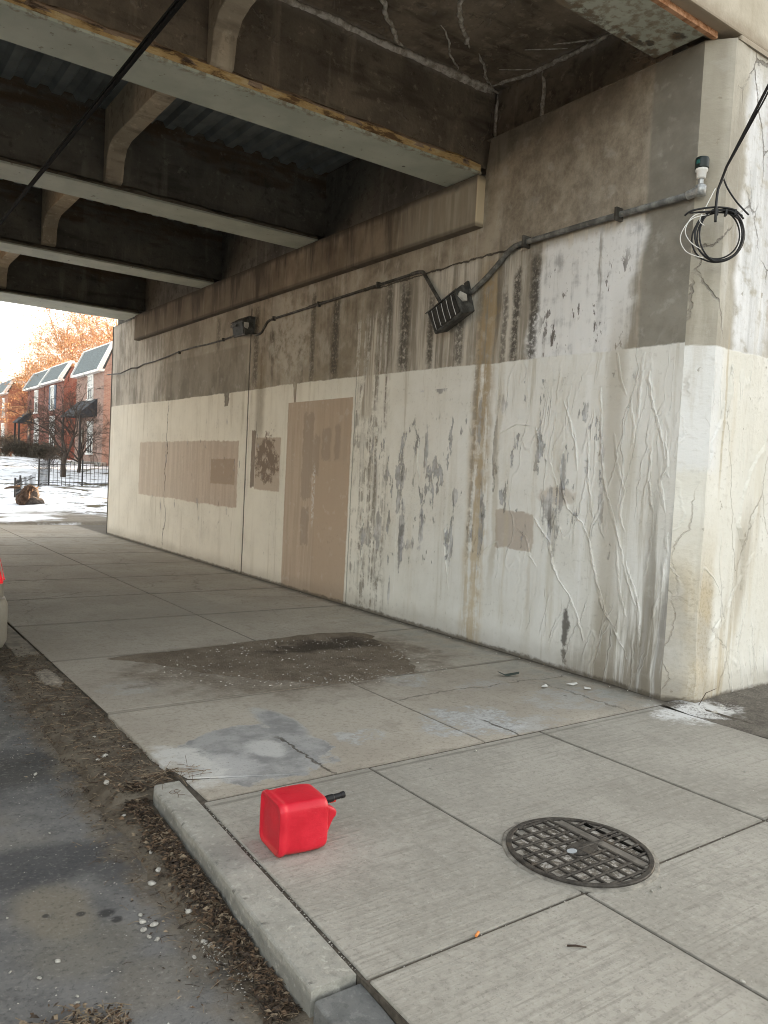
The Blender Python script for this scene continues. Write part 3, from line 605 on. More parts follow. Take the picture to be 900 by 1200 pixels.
# pavement: separate slabs over a bed of dirt, all one surface
mb = MB(); rnd = random.Random(3)
def slab(x0, x1, y0, y1, dz=0.0, gap=.006):
    t = rnd.uniform(-.002, .002) + dz
    mb.box(x0 + gap, x1 - gap, y0 + gap, y1 - gap, -.16, t)
for (x0, x1) in ((2.40, 3.70), (3.70, 4.94)):
    for (y0, y1) in ((-6.5, -5.1), (-5.1, -3.7), (-3.7, -2.3), (-2.3, -.9), (-.9, .5), (.5, 1.9), (1.9, 3.355)): slab(x0, x1, y0, y1)
# the row beside the kerb follows the kerb's slant
kx = lambda y: 1.385 + (min(y, 3.7) - 1.94) * .052 if y > 1.9 else 1.385 - (1.94 - y) * .03
for (y0, y1) in ((-6.5, -5.1), (-5.1, -3.7), (-3.7, -2.3), (-2.3, -.9), (-.9, .5), (.5, 1.9), (1.9, 3.355)):
    gp = .006; z = rnd.uniform(-.002, .002)
    a = [(kx(y0) + .016, y0 + gp), (2.40 - gp, y0 + gp), (2.40 - gp, y1 - gp), (kx(y1) + .016, y1 - gp)]
    mb.prism(a, -.16, z, 'z')
mb.prism([(1.50, 3.367), (2.394, 3.367), (2.394, 3.40), (1.99, 3.46), (1.50, 3.64)], -.16, .001, 'z')
ys = [3.361, 4.85, 6.30, 7.75, 9.2, 10.65, 12.1, 13.55, 15.0, 16.4, 17.6, 18.7, 19.6]
for i in range(len(ys) - 1):
    y0, y1 = ys[i], ys[i + 1]
    sl = .0
    if i == 0:
        mb.prism([(2.40, 3.364), (3.245, 3.364), (3.245, 4.846), (1.475, 4.846), (1.47, 3.9), (1.52, 3.66), (1.99, 3.465)], -.16, .0, 'z')
    else: slab(1.475, 3.25, y0, y1, 0, .006)
    slab(3.25, 5.08 if y1 < 17.3 else 6.5, y0, y1, 0, .006)
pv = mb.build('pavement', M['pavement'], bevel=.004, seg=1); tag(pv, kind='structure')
b = MB(); b.box(1.39, 5.2, -6.5, 3.62, -.2, -.007); b.box(1.48, 5.2, 3.62, 19.5, -.2, -.005)
tag(b.build('joint_dirt', M['jointdark']), kind='structure')
dg = grid_mesh('dark_ground', axis([(4.945, 14, .15)]), axis([(-6.5, 0, .5), (0, 3.34, .08)]), lambda x, y: .0 + .008 * fbm(x * 3, y * 3) + .02 * sstep(y, 3.1, 3.34) - .012 * sstep(5.05, x, x + .001 if False else 5.2) , M['darkground'])
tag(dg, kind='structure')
# dirt patch washed over the old slabs
out_ = [(1.87, 6.22), (2.3, 6.26), (2.66, 6.29), (3.1, 6.34), (3.55, 6.40), (3.95, 6.44), (4.3, 6.36), (4.42, 6.15), (4.34, 5.7), (4.2, 5.22), (4.1, 4.95), (3.9, 4.80), (3.5, 4.76), (3.02, 4.78), (2.75, 5.0), (2.51, 5.25), (2.3, 5.5), (2.12, 5.8)]
mb = MB(); cxy = Vector((3.25, 5.7)); rings = 14; per = 8; pts = []
n_ = len(out_)
for i in range(n_):
    for k in range(per):
        t = k / per; p = Vector(out_[i]).lerp(Vector(out_[(i + 1) % n_]), t); pts.append(p)
N_ = len(pts); vs = []
for q in range(rings + 1):
    f = q / rings
    for p in pts:
        d = (p - cxy); far = 1.0 if d.y > .45 else 0.45
        pp = cxy + d * f * (.93 if d.y < .45 else 1) * (1 + .05 * fbm(p.x * 3, p.y * 3, 2) + .025 * fbm(p.x * 11, p.y * 11, 5))
        edge = sstep(1 - f, 0.0, .12)
        vs.append((pp.x, pp.y, -.001 + edge * (.010 + .008 * fbm(pp.x * 4, pp.y * 4, 1)) + (.02 * sstep(f, .8, .93) * edge if d.y > .35 else 0)))
fs = [(q * N_ + i, q * N_ + (i + 1) % N_, (q + 1) * N_ + (i + 1) % N_, (q + 1) * N_ + i) for q in range(rings) for i in range(N_)]
mb.add(vs, fs); tag(mb.build('dirt_patch', M['dirtpatch'], smooth=True), kind='structure')

# kerb: the raised block beside the jerry can, a darker sunk block before it, an old sunk edge behind
def kerb_run(name, ys, xo, xi, z1, mat, lab=None, ends=True):
    mb = MB(); secs = []
    for i, y in enumerate(ys):
        t = i / (len(ys) - 1); o, n_ = xo(y), xi(y); zt = z1(y) if callable(z1) else z1
        e = .012 * fbm(y * 3, 1.3); rr = .007 + .004 * fbm(y * 9, 4)
        secs.append([(o - .006 + e * .2, y, -.2), (o + e * .2 - .001, y, zt - rr * 1.1), (o + rr * .4, y, zt - rr * .3), (o + rr * 1.3, y, zt), (n_ - .006, y, zt), (n_, y, zt - .006), (n_, y, -.2)])
    k = len(secs[0]); vs = [p for s_ in secs for p in s_]
    fs = [(i * k + j, i * k + j + 1, (i + 1) * k + j + 1, (i + 1) * k + j) for i in range(len(secs) - 1) for j in range(k - 1)]
    fs += [tuple(range(k)), tuple(range((len(secs) - 1) * k + k - 1, (len(secs) - 1) * k - 1, -1))]
    mb.add(vs, fs); o = mb.build(name, mat)
    for p in o.data.polygons: p.use_smooth = False
    return tag(o, kind='structure')
L = lambda a, b, n: [a + (b - a) * i / n for i in range(n + 1)]
ko = lambda y: 1.215 + .115 * sstep(y, 1.5, 3.9) + .018 * sstep(y, 3.58, 3.65)
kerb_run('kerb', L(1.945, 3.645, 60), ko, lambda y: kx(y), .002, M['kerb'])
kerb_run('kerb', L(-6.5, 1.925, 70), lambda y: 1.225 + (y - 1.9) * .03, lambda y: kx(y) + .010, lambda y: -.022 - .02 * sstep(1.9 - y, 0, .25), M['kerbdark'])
kerb_run('kerb', L(6.6, 19.5, 60), lambda y: 1.29 + (y > 6.9) * .0, lambda y: 1.468, -.006, M['kerbold'])

# ------------------------------------------------------------------ the railway bridge
br = empty('railway_bridge', (0, 0, 0), 'stained concrete railway underpass with grey green steel girders and a painted abutment wall', 'bridge')
# abutment face as one relief sheet: along the tunnel, round the chamfered corner, along the front
path = []          # (x, y, nx, ny, matidx)
y = 17.33
while y > 3.50:
    path.append((5.12, y, -1, 0, 0)); y -= (.11 if y > 8 else .05)
path += [(5.12, 3.465, -.9, -.45, 0), 'cut', (5.12, 3.465, -.9, -.45, 1), (5.16, 3.414, -.75, -.66, 1), (5.20, 3.363, -.75, -.66, 1), (5.25, 3.30, -.4, -.92, 1), 'cut', (5.25, 3.30, -.4, -.92, 1)]
x = 5.32
while x < 8: path.append((x, 3.30, 0, -1, 1)); x += .05
while x < 14.01: path.append((x, 3.30, 0, -1, 1)); x += .5
zs = [-.4, -.1] + [-.02 + i * .055 for i in range(88)]
zs = [z for z in zs if z < 4.75]
mb = MB(); vs, fs, mi = [], [], []
cuts = []; _p = []
for q in path:
    if q == 'cut': cuts.append(len(_p))
    else: _p.append(q)
path = _p
for (x, y, nx, ny, m) in path:
    top = 4.77 if (y < 5.73) else 4.43
    u = y if m == 0 else x + 20
    for z in zs + [4.77]:
        zz = min(z, top)
        near = 1.0 if y < 6 else .4
        d = near * (.007 * fbm(u * 1.3, z * .8, 2) + .004 * fbm(u * 5, z * 2.2, 7))
        u = 3.46 + (x - 5.12) * .2 if m and x < 5.3 else u
        corner = sstep(4.0 - y, 0, .6) if y > 3.301 else 1 - sstep(x, 5.25, 5.7)
        d += corner * (.012 * fbm(u * 2.6 + 9, z * 2.4, 1)) * (1 if z < 2.62 else .45)
        if z < .6: d += corner * .06 * (1 - sstep(z, 0.0, .5)) * (.6 + .5 * fbm(u * 3, z * 3, 4))
        vs.append((x + nx * d, y + ny * d, zz))
k = len(zs) + 1
for i in range(len(path) - 1):
    if i + 1 in cuts: continue
    for j in range(k - 1):
        fs.append((i * k + j, (i + 1) * k + j, (i + 1) * k + j + 1, i * k + j + 1)); mi.append((2 if (zs + [4.77])[j] > 2.44 else 0) if path[i][4] == path[i + 1][4] == 0 else 1)
mb.v, mb.f, mb.m = vs, fs, mi
# seat on top and the body behind
mb.face([(5.11, 5.73, 4.765), (5.11, 3.47, 4.765), (5.27, 3.29, 4.765), (14, 3.29, 4.765), (14, 5.73, 4.765)], 2)
ab = mb.build('abutment', [M['wall'], M['front'], M['wallup']], br, smooth=True, label='cream painted abutment wall with tan patches and lime stained bare concrete above')
# curled edges of the blistered paint, standing off the wall
def curl(pts, h0, front=False, wd=.035):
    P = [Vector((p[0], p[1], 0)) for p in pts]; out = []
    for a_, b_ in zip(P, P[1:]):
        n = max(2, int((b_ - a_).length / .018)); out += [a_.lerp(b_, i / n) for i in range(n)]
    out.append(P[-1]); secs = []; N = len(out); sd = pts[0][0] * 7.7
    for i, p in enumerate(out):
        f = min(1, i / 4, (N - 1 - i) / 4); hh = .8 * h0 * f * max(.12, .55 + 1.1 * fbm(i * .09, sd, 3) + .45 * fbm(i * .45, sd, 8)); w_ = wd * (.5 + .5 * f) * (1 + .6 * fbm(i * .2, sd, 5))
        uu = p.x + .012 * fbm(i * .16, sd, 1) + .006 * fbm(i * .6, sd, 6); z = p.y
        if front:
            base = 3.30 - .006 - .007 * fbm((uu + 20) * 1.3, z * .8, 2)
            secs.append([(uu - w_, base + .006, z), (uu - w_ * .4, base - hh * .55, z), (uu, base - hh, z), (uu + .003, base - hh + .003, z), (uu + .002, base + .012, z)])
        else:
            base = 5.12 - .004 - .007 * fbm(uu * 1.3, z * .8, 2) - .004 * fbm(uu * 5, z * 2.2, 7)
            secs.append([(base + .006, uu + w_, z), (base - hh * .5, uu + w_ * .4, z), (base - hh, uu, z), (base - hh + .003, uu - .003, z), (base + .012, uu - .002, z)])
    mb = MB(); vs = [q for s_ in secs for q in s_]
    mb.add(vs, [(i * 5 + j, i * 5 + j + 1, i * 5 + j + 6, i * 5 + j + 5) for i in range(N - 1) for j in range(4)])
    return mb.build('paint_curl', M['front'] if front else M['wall'], ab, smooth=False)
for pts, h0 in [([(4.21, 2.36), (4.18, 2.17), (4.17, 1.98), (4.13, 1.71), (4.07, 1.49), (3.96, 1.23), (3.85, 0.91), (3.74, 0.66), (3.68, 0.49)], 0.016), ([(3.75, 2.44), (3.72, 2.26), (3.64, 2.04), (3.58, 1.86), (3.52, 1.64)], 0.014), ([(3.9, 2.23), (3.85, 2.01), (3.87, 1.86)], 0.01), ([(4.04, 1.98), (3.99, 1.75), (3.91, 1.53), (3.93, 1.34), (3.88, 1.2)], 0.01), ([(4.58, 2.26), (4.49, 2.06), (4.42, 1.86), (4.39, 1.67)], 0.01), ([(4.89, 2.05), (4.82, 1.9), (4.82, 1.74)], 0.01), ([(4.7, 1.74), (4.6, 1.54), (4.53, 1.46)], 0.01), ([(4.53, 1.9), (4.58, 1.7), (4.53, 1.5), (4.46, 1.35), (4.3, 1.24), (4.21, 1.09), (4.17, 0.94), (4.09, 0.72), (4.0, 0.55), (3.9, 0.41), (3.8, 0.28), (3.75, 0.15)], 0.02), ([(5.05, 1.14), (4.92, 1.07), (4.85, 0.9), (4.78, 0.82)], 0.01), ([(4.85, 1.26), (4.76, 1.16), (4.64, 1.05), (4.6, 0.89), (4.51, 0.74), (4.4, 0.64), (4.28, 0.46), (4.21, 0.27)], 0.018), ([(3.8, 2.59), (3.82, 2.34), (3.82, 2.08)], 0.01), ([(3.68, 1.86), (3.69, 1.61), (3.63, 1.37), (3.63, 1.11), (3.67, 0.89)], 0.014), ([(3.49, 1.24), (3.5, 1.02), (3.52, 0.81), (3.58, 0.58)], 0.01), ([(3.85, 0.98), (3.75, 0.77), (3.69, 0.6), (3.67, 0.27), (3.61, 0.07)], 0.018), ([(5.76, 2.07), (5.72, 1.98)], 0.01), ([(5.33, 1.99), (5.12, 2.07), (4.92, 2.05)], 0.01), ([(6.03, 1.1), (6.03, 0.82), (5.94, 0.45)], 0.01), ([(4.12, 0.8), (4.04, 0.58), (3.92, 0.45)], 0.018), ([(4.05, 2.61), (4.01, 2.42), (3.95, 2.27)], 0.01), ([(3.57, 1.97), (3.53, 1.72), (3.58, 1.62), (3.52, 1.37)], 0.014), ([(6.53, 1.96), (6.55, 1.71), (6.49, 1.52)], 0.01), ([(6.41, 1.91), (6.4, 1.67)], 0.01), ([(7.5, 1.3), (7.52, 0.9), (7.48, 0.4)], 0.01), ([(7.3, 2.1), (7.33, 1.7)], 0.01), ([(4.3, 2.0), (4.27, 1.6), (4.2, 1.3)], 0.01), ([(3.95, 1.1), (3.9, 0.8), (3.82, 0.55)], 0.01)]: curl(pts, h0)
for pts, h0 in [([(5.42, 2.23), (5.41, 2.09), (5.3, 1.91), (5.27, 1.7)], 0.01), ([(6.03, 1.94), (5.85, 1.73), (5.8, 1.61), (5.73, 1.32), (5.83, 1.1)], 0.01), ([(5.97, 1.1), (5.73, 0.81), (5.57, 0.53)], 0.01), ([(5.98, 1.47), (5.82, 1.14), (5.83, 0.81)], 0.01), ([(5.56, 0.6), (5.43, 0.4), (5.4, 0.19)], 0.01), ([(5.5, 2.5), (5.47, 2.2), (5.42, 2.0)], 0.01)]: curl(pts, h0, True)
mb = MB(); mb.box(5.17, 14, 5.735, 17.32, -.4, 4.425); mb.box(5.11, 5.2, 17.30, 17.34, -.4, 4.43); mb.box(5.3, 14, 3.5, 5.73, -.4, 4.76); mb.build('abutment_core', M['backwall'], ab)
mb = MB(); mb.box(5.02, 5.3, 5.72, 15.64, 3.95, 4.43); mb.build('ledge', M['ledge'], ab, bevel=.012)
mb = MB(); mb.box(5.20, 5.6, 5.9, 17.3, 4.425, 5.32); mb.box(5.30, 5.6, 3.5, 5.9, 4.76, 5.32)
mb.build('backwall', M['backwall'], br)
mb = MB(); mb.box(5.29, 5.32, 3.86, 5.86, 4.768, 5.31); mb.build('backwall_face', M['bay'], br)
mb = MB(); mb.box(-13, -8.8, 3.3, 17.3, -.4, 4.43); mb.box(-13, -9.0, 3.3, 17.3, 4.43, 5.32)
mb.build('abutment', M['front'], br, label='far abutment across the road')
# girders
def girder(y0, y1, zb, web0, web1, lips, near=False, wide=0):
    mb = MB(); mb.box(-8.9, 5.25 if zb < 4.6 else 5.31, web0, web1, zb + .1, 5.355)
    gd = mb.build('girder', M['webnear'] if near else M['web'], br)
    mb = MB(); mb.box(-8.85, 5.06, y0, y1, zb, zb + .022); mb.build('flange', M['flange'], gd)
    # ragged encasement over the flange
    for side, (ya, yb) in enumerate(((y0 + .01, web0), (y1 - .01, web1))):
        mb = MB(); secs = []; x = -8.85; s_ = 1 if ya < yb else -1
        while x < 5.08:
            e = .012 * fbm(x * 3, zb + side, 3) + .012 * fbm(x * 11, side * 3 + y0, 5)
            hh = (.085 if lips == 'lip' else .055) + .025 * fbm(x * 2, y0, 1)
            secs.append([(x, ya + s_ * max(-.008, e), zb + .024), (x, ya + s_ * (e + .004), zb + hh), (x, yb - s_ * .0, zb + hh + .05), (x, yb + s_ * .02, zb + .024)]); x += .05
        k = 4; vs = [p for q in secs for p in q]
        fs = [(i * k + j, i * k + (j + 1) % k, (i + 1) * k + (j + 1) % k, (i + 1) * k + j) for i in range(len(secs) - 1) for j in range(k)] + [(0, 1, 2, 3), tuple((len(secs) - 1) * k + j for j in range(4))]
        mb.add(vs, fs); mb.build('flange_lip', M[lips], gd)
    return gd
g0 = girder(3.425, 3.845, 4.775, 3.50, 3.70, 'lipdull', True)
g1 = girder(5.72, 6.20, 4.435, 5.80, 6.12, 'lip', True)
g2 = girder(8.72, 9.22, 4.435, 8.82, 9.12, 'lipdull')
g3 = girder(11.9, 12.38, 4.435, 12.0, 12.28, 'lipdull')
g4 = girder(15.46, 16.35, 4.435, 15.6, 16.2, 'lipdull')
# scabbed concrete strip above the orange lip of the second girder
mb = MB(); secs = []; x = -8.8
while x < 5.07:
    e = .02 * fbm(x * 4, 2, 7)
    secs.append([(x, 5.735 + e, 4.49), (x, 5.742 + e, 4.535 + e), (x, 5.80, 4.58 + e), (x, 5.81, 4.49)]); x += .06
vs = [p for q in secs for p in q]; fs = [(i * 4 + j, i * 4 + (j + 1) % 4, i * 4 + 4 + (j + 1) % 4, i * 4 + 4 + j) for i in range(len(secs) - 1) for j in range(4)]
mb.add(vs, fs); mb.build('scabbed_concrete', M['lipcon'], g1)
# deck: plain slab in the first bay, corrugated pans in the others
mb = MB(); mb.box(-8.9, 5.3, 3.43, 5.85, 5.30, 5.6); d0 = mb.build('deck_slab', M['bay'], br)
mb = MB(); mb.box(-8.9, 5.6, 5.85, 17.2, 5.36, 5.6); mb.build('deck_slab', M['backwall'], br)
for (ya, yb) in ((6.12, 8.82), (9.12, 12.0), (12.28, 15.6)):
    mb = MB(); x = -8.9; prof = []
    while x < 5.2:
        prof += [(x, 5.29), (x + .09, 5.29), (x + .125, 5.345), (x + .205, 5.345)]; x += .24
    vs = [(px, ya, pz) for px, pz in prof] + [(px, yb, pz) for px, pz in prof]; n_ = len(prof)
    mb.add(vs, [(i, i + 1, i + 1 + n_, i + n_) for i in range(n_ - 1)]); mb.build('deck_pan', M['pan'], br)
# transverse diaphragms with knee-shaped ends
for (ya, yb, x0) in ((3.70, 5.80, 2.33), (6.12, 8.82, 2.44), (9.12, 12.0, 2.5), (12.28, 15.6, 2.5)):
    poly = [(ya, 5.31), (ya, 4.9 if ya > 4 else 5.0)] + ([(ya + .12, 4.9)] if ya > 4 else [(ya + .1, 5.0)]) + [(yb - .34, 4.9), (yb - .2, 4.86), (yb - .12, 4.76), (yb - .085, 4.55), (yb - .0, 4.52), (yb, 5.31)]
    mb = MB(); mb.prism(poly, x0, x0 + .19, 'x'); mb.build('diaphragm', M['diaphragm'], br, bevel=.012)
# outer concrete
mb = MB(); mb.box(-13, 14, 3.302, 3.498, 4.815, 6.9); mb.box(5.31, 14, 3.302, 3.6, 4.76, 4.82); mb.build('fascia', M['fascia'], br, bevel=.015)
mb = MB(); mb.box(-8.9, 5.16, 3.395, 3.43, 4.772, 4.815); mb.build('fascia_edge', M['rustedge'], br)
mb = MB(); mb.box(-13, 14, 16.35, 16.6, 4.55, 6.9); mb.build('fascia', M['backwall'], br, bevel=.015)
# lime crust grown along the leaks in the first bay
rv = random.Random(9)
def vein(pts, r, flat=(0, 0, 1), cr=None):
    mb = MB(); P = [Vector(p) for p in pts]; out = []
    for a, b_ in zip(P, P[1:]):
        n = max(2, int((b_ - a).length / .03))
        out += [a.lerp(b_, i / n) for i in range(n)]
    out.append(P[-1]); q = []
    for i, p in enumerate(out):
        w_ = .022 * fbm(p.x * 5, p.y * 5, p.z * 5 + 3) + .012 * fbm(p.x * 17, p.y * 17, p.z * 9); d_ = Vector((w_, -w_ * .8, 0)) if flat[2] else Vector((0, w_, 0) if flat[0] else (w_, 0, w_)); q.append(p + d_)
    mb.tube(q, [max(.004, 1.45 * r * (.55 + .6 * abs(fbm(i * .21, r * 50, 1)) + .5 * abs(fbm(i * .6, 3, r * 9))) * (1 if 2 < i < len(q) - 3 else .4)) for i in range(len(q))], 6)
    o = mb.build('lime_vein', M['lime'], d0, smooth=True); return o
def lime_mat():
    n = NB('lime crust'); f = n.noise(scale=14, detail=5, rough=.7)
    return n.out(n.mix(n.ss(f, .38, .6), (0.38, .34, .285), (0.72, .69, .64)), .9, h=f, dist=.015)
M['lime'] = lime_mat(); zc = 5.297
vein([(1.6, 5.80, 5.28), (2.4, 5.80, 5.27), (3.4, 5.80, 5.285), (4.1, 5.80, 5.27), (4.6, 5.79, 5.285), (5.27, 5.79, 5.28)], .026)
vein([(3.9, 5.795, 5.26), (4.5, 5.795, 5.265), (5.2, 5.795, 5.25)], .02)
vein([(3.3, 5.1, zc), (3.58, 5.33, zc), (3.74, 5.5, zc), (3.95, 5.68, zc), (4.15, 5.79, zc)], .016); vein([(3.9, 4.75, zc), (4.08, 4.98, zc), (4.29, 5.19, zc), (4.55, 5.40, zc)], .016)
vein([(4.16, 5.29, zc), (4.45, 5.56, zc), (4.75, 5.77, zc)], .008); vein([(4.68, 5.41, zc), (4.96, 5.61, zc), (5.16, 5.77, zc)], .011)
vein([(5.16, 5.76, zc), (5.2, 5.56, zc), (5.26, 5.35, zc), (5.27, 5.1, 5.29), (5.28, 4.75, 5.28), (5.28, 4.4, 5.285)], .018); vein([(5.0, 5.5, zc), (5.22, 5.3, zc)], .007); vein([(5.05, 4.9, zc), (5.27, 4.6, zc)], .008); vein([(4.95, 5.1, zc), (5.2, 4.85, zc)], .006)
vein([(5.288, 5.22, 5.28), (5.288, 5.2, 5.1), (5.288, 5.19, 4.78)], .02, (1, 0, 0)); vein([(5.286, 5.80, 5.27), (5.286, 5.8, 5.0), (5.286, 5.8, 4.8)], .02, (1, 0, 0))
# embankment that carries the tracks on either side
mb = MB()
mb.prism([(1.0, -.5), (5.2, 6.3), (16.5, 6.3), (32, -.5)], 13.8, 120, 'x'); tag(mb.build('embankment', M['embank']), kind='structure')  # far slope widened to block the low sun just past the bridge
mb = MB()
mb.prism([(-2.0, -.5), (3.5, 6.3), (16.5, 6.3), (22, -.5)], -120, -12.9, 'x'); tag(mb.build('embankment', M['embank']), kind='structure')
# ------------------------------------------------------------------ red jerry can lying on its side
def red_mat():
    n = NB('red can plastic'); f = n.noise(scale=60, detail=4, rough=.7); m = n.noise(scale=9, detail=5); s_ = n.noise(n.vec(n.x * 30, n.y * 30, n.z * 160), scale=1, detail=4, rough=.7)
    c = n.mix(n.ss(m, .35, .65), (0.56, 0.010, 0.026), (0.66, 0.014, 0.034)); c = n.mix(n.ss(s_, .66, .72) * .35, c, (.75, .25, .25)); c = n.mix(n.ss(n.z + (m - .5) * .05, .03, .0) * .45, c, (.28, .06, .05)); c = n.mix(n.ss(m, .58, .7) * n.ss(f, .5, .6) * .25, c, (.4, .1, .09))
    return n.out(c, n.ss(m, .3, .7, .34, .5), h=f + s_ * .6, dist=.0012, spec=.45)
M['red'] = red_mat()
M['black'] = simple('black plastic', (0.012, 0.012, 0.013), 0.45, .2, 20)
M['redtrig'] = simple('red trigger', (0.6, 0.03, 0.02), 0.4, .05)
def rsq(hw, hh, r, n=7):
    pts = []
    for (sx, sy, a0) in ((1, 1, 0), (-1, 1, 90), (-1, -1, 180), (1, -1, 270)):
        for i in range(n):
            a = R(a0 + 90 * i / (n - 1)); pts.append((sx * (hw - r) + r * math.cos(a), sy * (hh - r) + r * math.sin(a)))
    return pts
can = empty('jerry_can', (1.625, 2.785, 0.003), 'red plastic jerry can lying on its side on the pavement', 'fuel can', rz=R(-5))
mb = MB(); W_, H_ = .108, .1085
secs = [(-.098, .72, .03), (-.098, .80, .032), (-.104, .88, .034), (-.109, .935, .036), (-.106, .985, .036), (-.094, 1.012, .036), (-.083, 1.0, .036), (-.074, .962, .036), (-.062, .972, .036), (-.05, .99, .036), (0, 1.0, .036), (.06, 1.0, .036), (.088, .995, .04), (.104, .965, .042), (.112, .89, .045), (.115, .76, .05), (.116, .5, .04)]
vs = []; k = 28
for x, s_, rr in secs:
    for (a, b) in rsq(W_ * s_, H_ * s_, rr * s_):
        # ears where the seam meets the corners of the base
        ear = .009 * max(0, 1 - abs(x + .094) / .016) * max(0, (abs(a) / (W_ * s_)) + abs(b) / (H_ * s_) - 1.55)
        vs.append((x, a * (1 + ear * 6), b * (1 + ear * 6) + H_))
fs = [(i * k + j, i * k + (j + 1) % k, (i + 1) * k + (j + 1) % k, (i + 1) * k + j) for i in range(len(secs) - 1) for j in range(k)] + [tuple(range(k - 1, -1, -1)), tuple((len(secs) - 1) * k + j for j in range(k))]
mb.add(vs, fs); body = mb.build('body', M['red'], can, smooth=True)
ssf = body.modifiers.new('subsurf', 'SUBSURF'); ssf.levels = ssf.render_levels = 1
# the moulded rib that runs from the base corner along the side, and the carrying handle on top
mb = MB(); mb.prism([(.085, .178), (.118, .176), (.142, .162), (.155, .154), (.158, .142), (.156, .126), (.146, .118), (.136, .100), (.124, .072), (.116, .045), (.085, .04)], -.085, -.045, 'y')
hd = mb.build('handle', M['red'], can, bevel=.012, seg=3, smooth=True)
mb = MB(); mb.prism([(.085, .178), (.118, .176), (.13, .158), (.132, .10), (.118, .06), (.085, .05)], -.05, .03, 'y')
mb.build('neck', M['red'], can, bevel=.016, seg=3, smooth=True)
mb = MB(); Mx = Matrix.Translation((.112, .062, .128)) @ Matrix.Rotation(R(84), 4, 'Y')
mb.lathe([(.030, 0), (.031, .004), (.031, .02), (.024, .024)], 24, Mx); mb.build('cap', M['black'], can, smooth=False)
mb = MB(); mb.lathe([(.0155, 0.02), (.0155, .07), (.0165, .072), (.0165, .1), (.013, .104), (.013, .138), (.0145, .14), (.0145, .156), (.011, .158)], 18, Mx); sp = mb.build('spout', M['black'], can)
mb = MB(); mb.box(.008, .019, -.007, .007, .085, .112, M=Mx); mb.build('trigger', M['redtrig'], sp, bevel=.002)

# ------------------------------------------------------------------ manhole cover
def iron_mat():
    n = NB('worn cast iron'); f = n.noise(scale=30, detail=5, rough=.7); m = n.noise(scale=9, detail=4)
    c = n.mix(n.ss(f, .35, .65), (0.035, .03, .026), (0.085, .075, .064))
    c = n.mix(n.ss(m, .58, .7) * .5, c, (0.13, .1, .07))
    return n.out(c, .6, h=f, dist=.002, metal=.35, spec=.4)
M['iron'] = iron_mat()
def grit_mat():
    n = NB('grit in the cover'); f = n.noise(scale=44, detail=5, rough=.72); m = n.noise(scale=17, detail=4)
    c = n.mix(n.ss(m, .35, .65), (0.11, .095, .075), (0.27, .24, .2)); c = n.mix(n.ss(f, .5, .58), c, (0.46, .43, .39)); c = n.mix(n.ss(f, .46, .38) * .7, c, (0.06, .05, .04))
    return n.out(c, .9, h=f, dist=.006)
M['grit'] = grit_mat()
M['mortar'] = simple('mortar collar', (0.25, .232, .2), .95, .35, 18, bump=.003)
mh = empty('manhole_cover', (2.645, 2.135, 0.0), 'round cast iron manhole cover with grid ribs full of grit in the pavement', 'manhole cover')
mb = MB(); mb.lathe([(.325 , -.01), (.323, .003), (.315, .005), (.30, .006)], 64); co = mb.build('mortar_collar', M['mortar'], mh, smooth=True)
for v in co.data.vertices:
    f = 1 + .02 * fbm(v.co.x * 9, v.co.y * 9, 1); v.co.x *= f; v.co.y *= f
mb = MB(); n_ = 72
for (r0, r1, z0, z1) in ((.283, .306, -.01, .015),):
    vs = []
    for rr, zz in ((r0, z0), (r0, z1 - .002), (r0 + .003, z1), (r1 - .003, z1), (r1, z1 - .003), (r1, z0)):
        vs += [(rr * math.cos(2 * math.pi * j / n_), rr * math.sin(2 * math.pi * j / n_), zz) for j in range(n_)]
    mb.add(vs, [(i * n_ + j, i * n_ + (j + 1) % n_, (i + 1) * n_ + (j + 1) % n_, (i + 1) * n_ + j) for i in range(5) for j in range(n_)])
mb.build('rim', M['iron'], mh)
mb = MB(); mb.lathe([(.284, -.01), (.284, .0065), (.27, .0055), (.2, .0072), (.1, .006), (.02, .007)], 48); mb.build('lid', M['grit'], mh)
mb = MB()
def bar(ax, c, a, b, wd=.0065, z1=.0145):
    if ax == 'x': lim = math.sqrt(max(0, .284 ** 2 - c * c)); lo, hi = max(a, -lim), min(b, lim)
    else: lim = math.sqrt(max(0, .284 ** 2 - c * c)); lo, hi = max(a, -lim), min(b, lim)
    if hi - lo < .01: return
    if ax == 'x': mb.box(lo, hi, c - wd, c + wd, 0, z1)
    else: mb.box(c - wd, c + wd, lo, hi, 0, z1 - .0007)
for i in range(-4, 5): bar('x', i * .066 + .005, -.3, .098 if abs(i) else .3)
for i in range(-4, 2): bar('y', i * .066 + .0, -.3, .3)
bar('y', .105, -.3, .3, .007); bar('y', .165, -.3, .3, .007)
for i in range(-3, 4): bar('x', i * .066 + .03, .17, .3)
for i in (-1, 1): bar('y', .222, -.3, .3)
mb.build('rib', M['iron'], mh, bevel=.002, seg=1, label='cast grid of ribs')
mb = MB(); mb.box(.113, .157, -.235, .235, 0, .0105); mb.build('smooth_band', simple('dusty iron', (0.15, .135, .115), .8, .3, 20, bump=.001), mh)
mb = MB(); mb.prism([(.045 * math.cos(i * math.pi / 8) * 1.9 + .02, .052 * math.sin(i * math.pi / 8)) for i in range(16)], 0, .013, 'z'); bs = mb.build('lifting_boss', M['iron'], mh, bevel=.003)
mb = MB(); mb.prism([(.026 * math.cos(i * math.pi / 5) - .045, .018 * math.sin(i * math.pi / 5)) for i in range(10)], .0125, .0155, 'z'); mb.build('worn_mark', simple('pale worn metal', (0.42, .45, .48), .5, .2), bs)

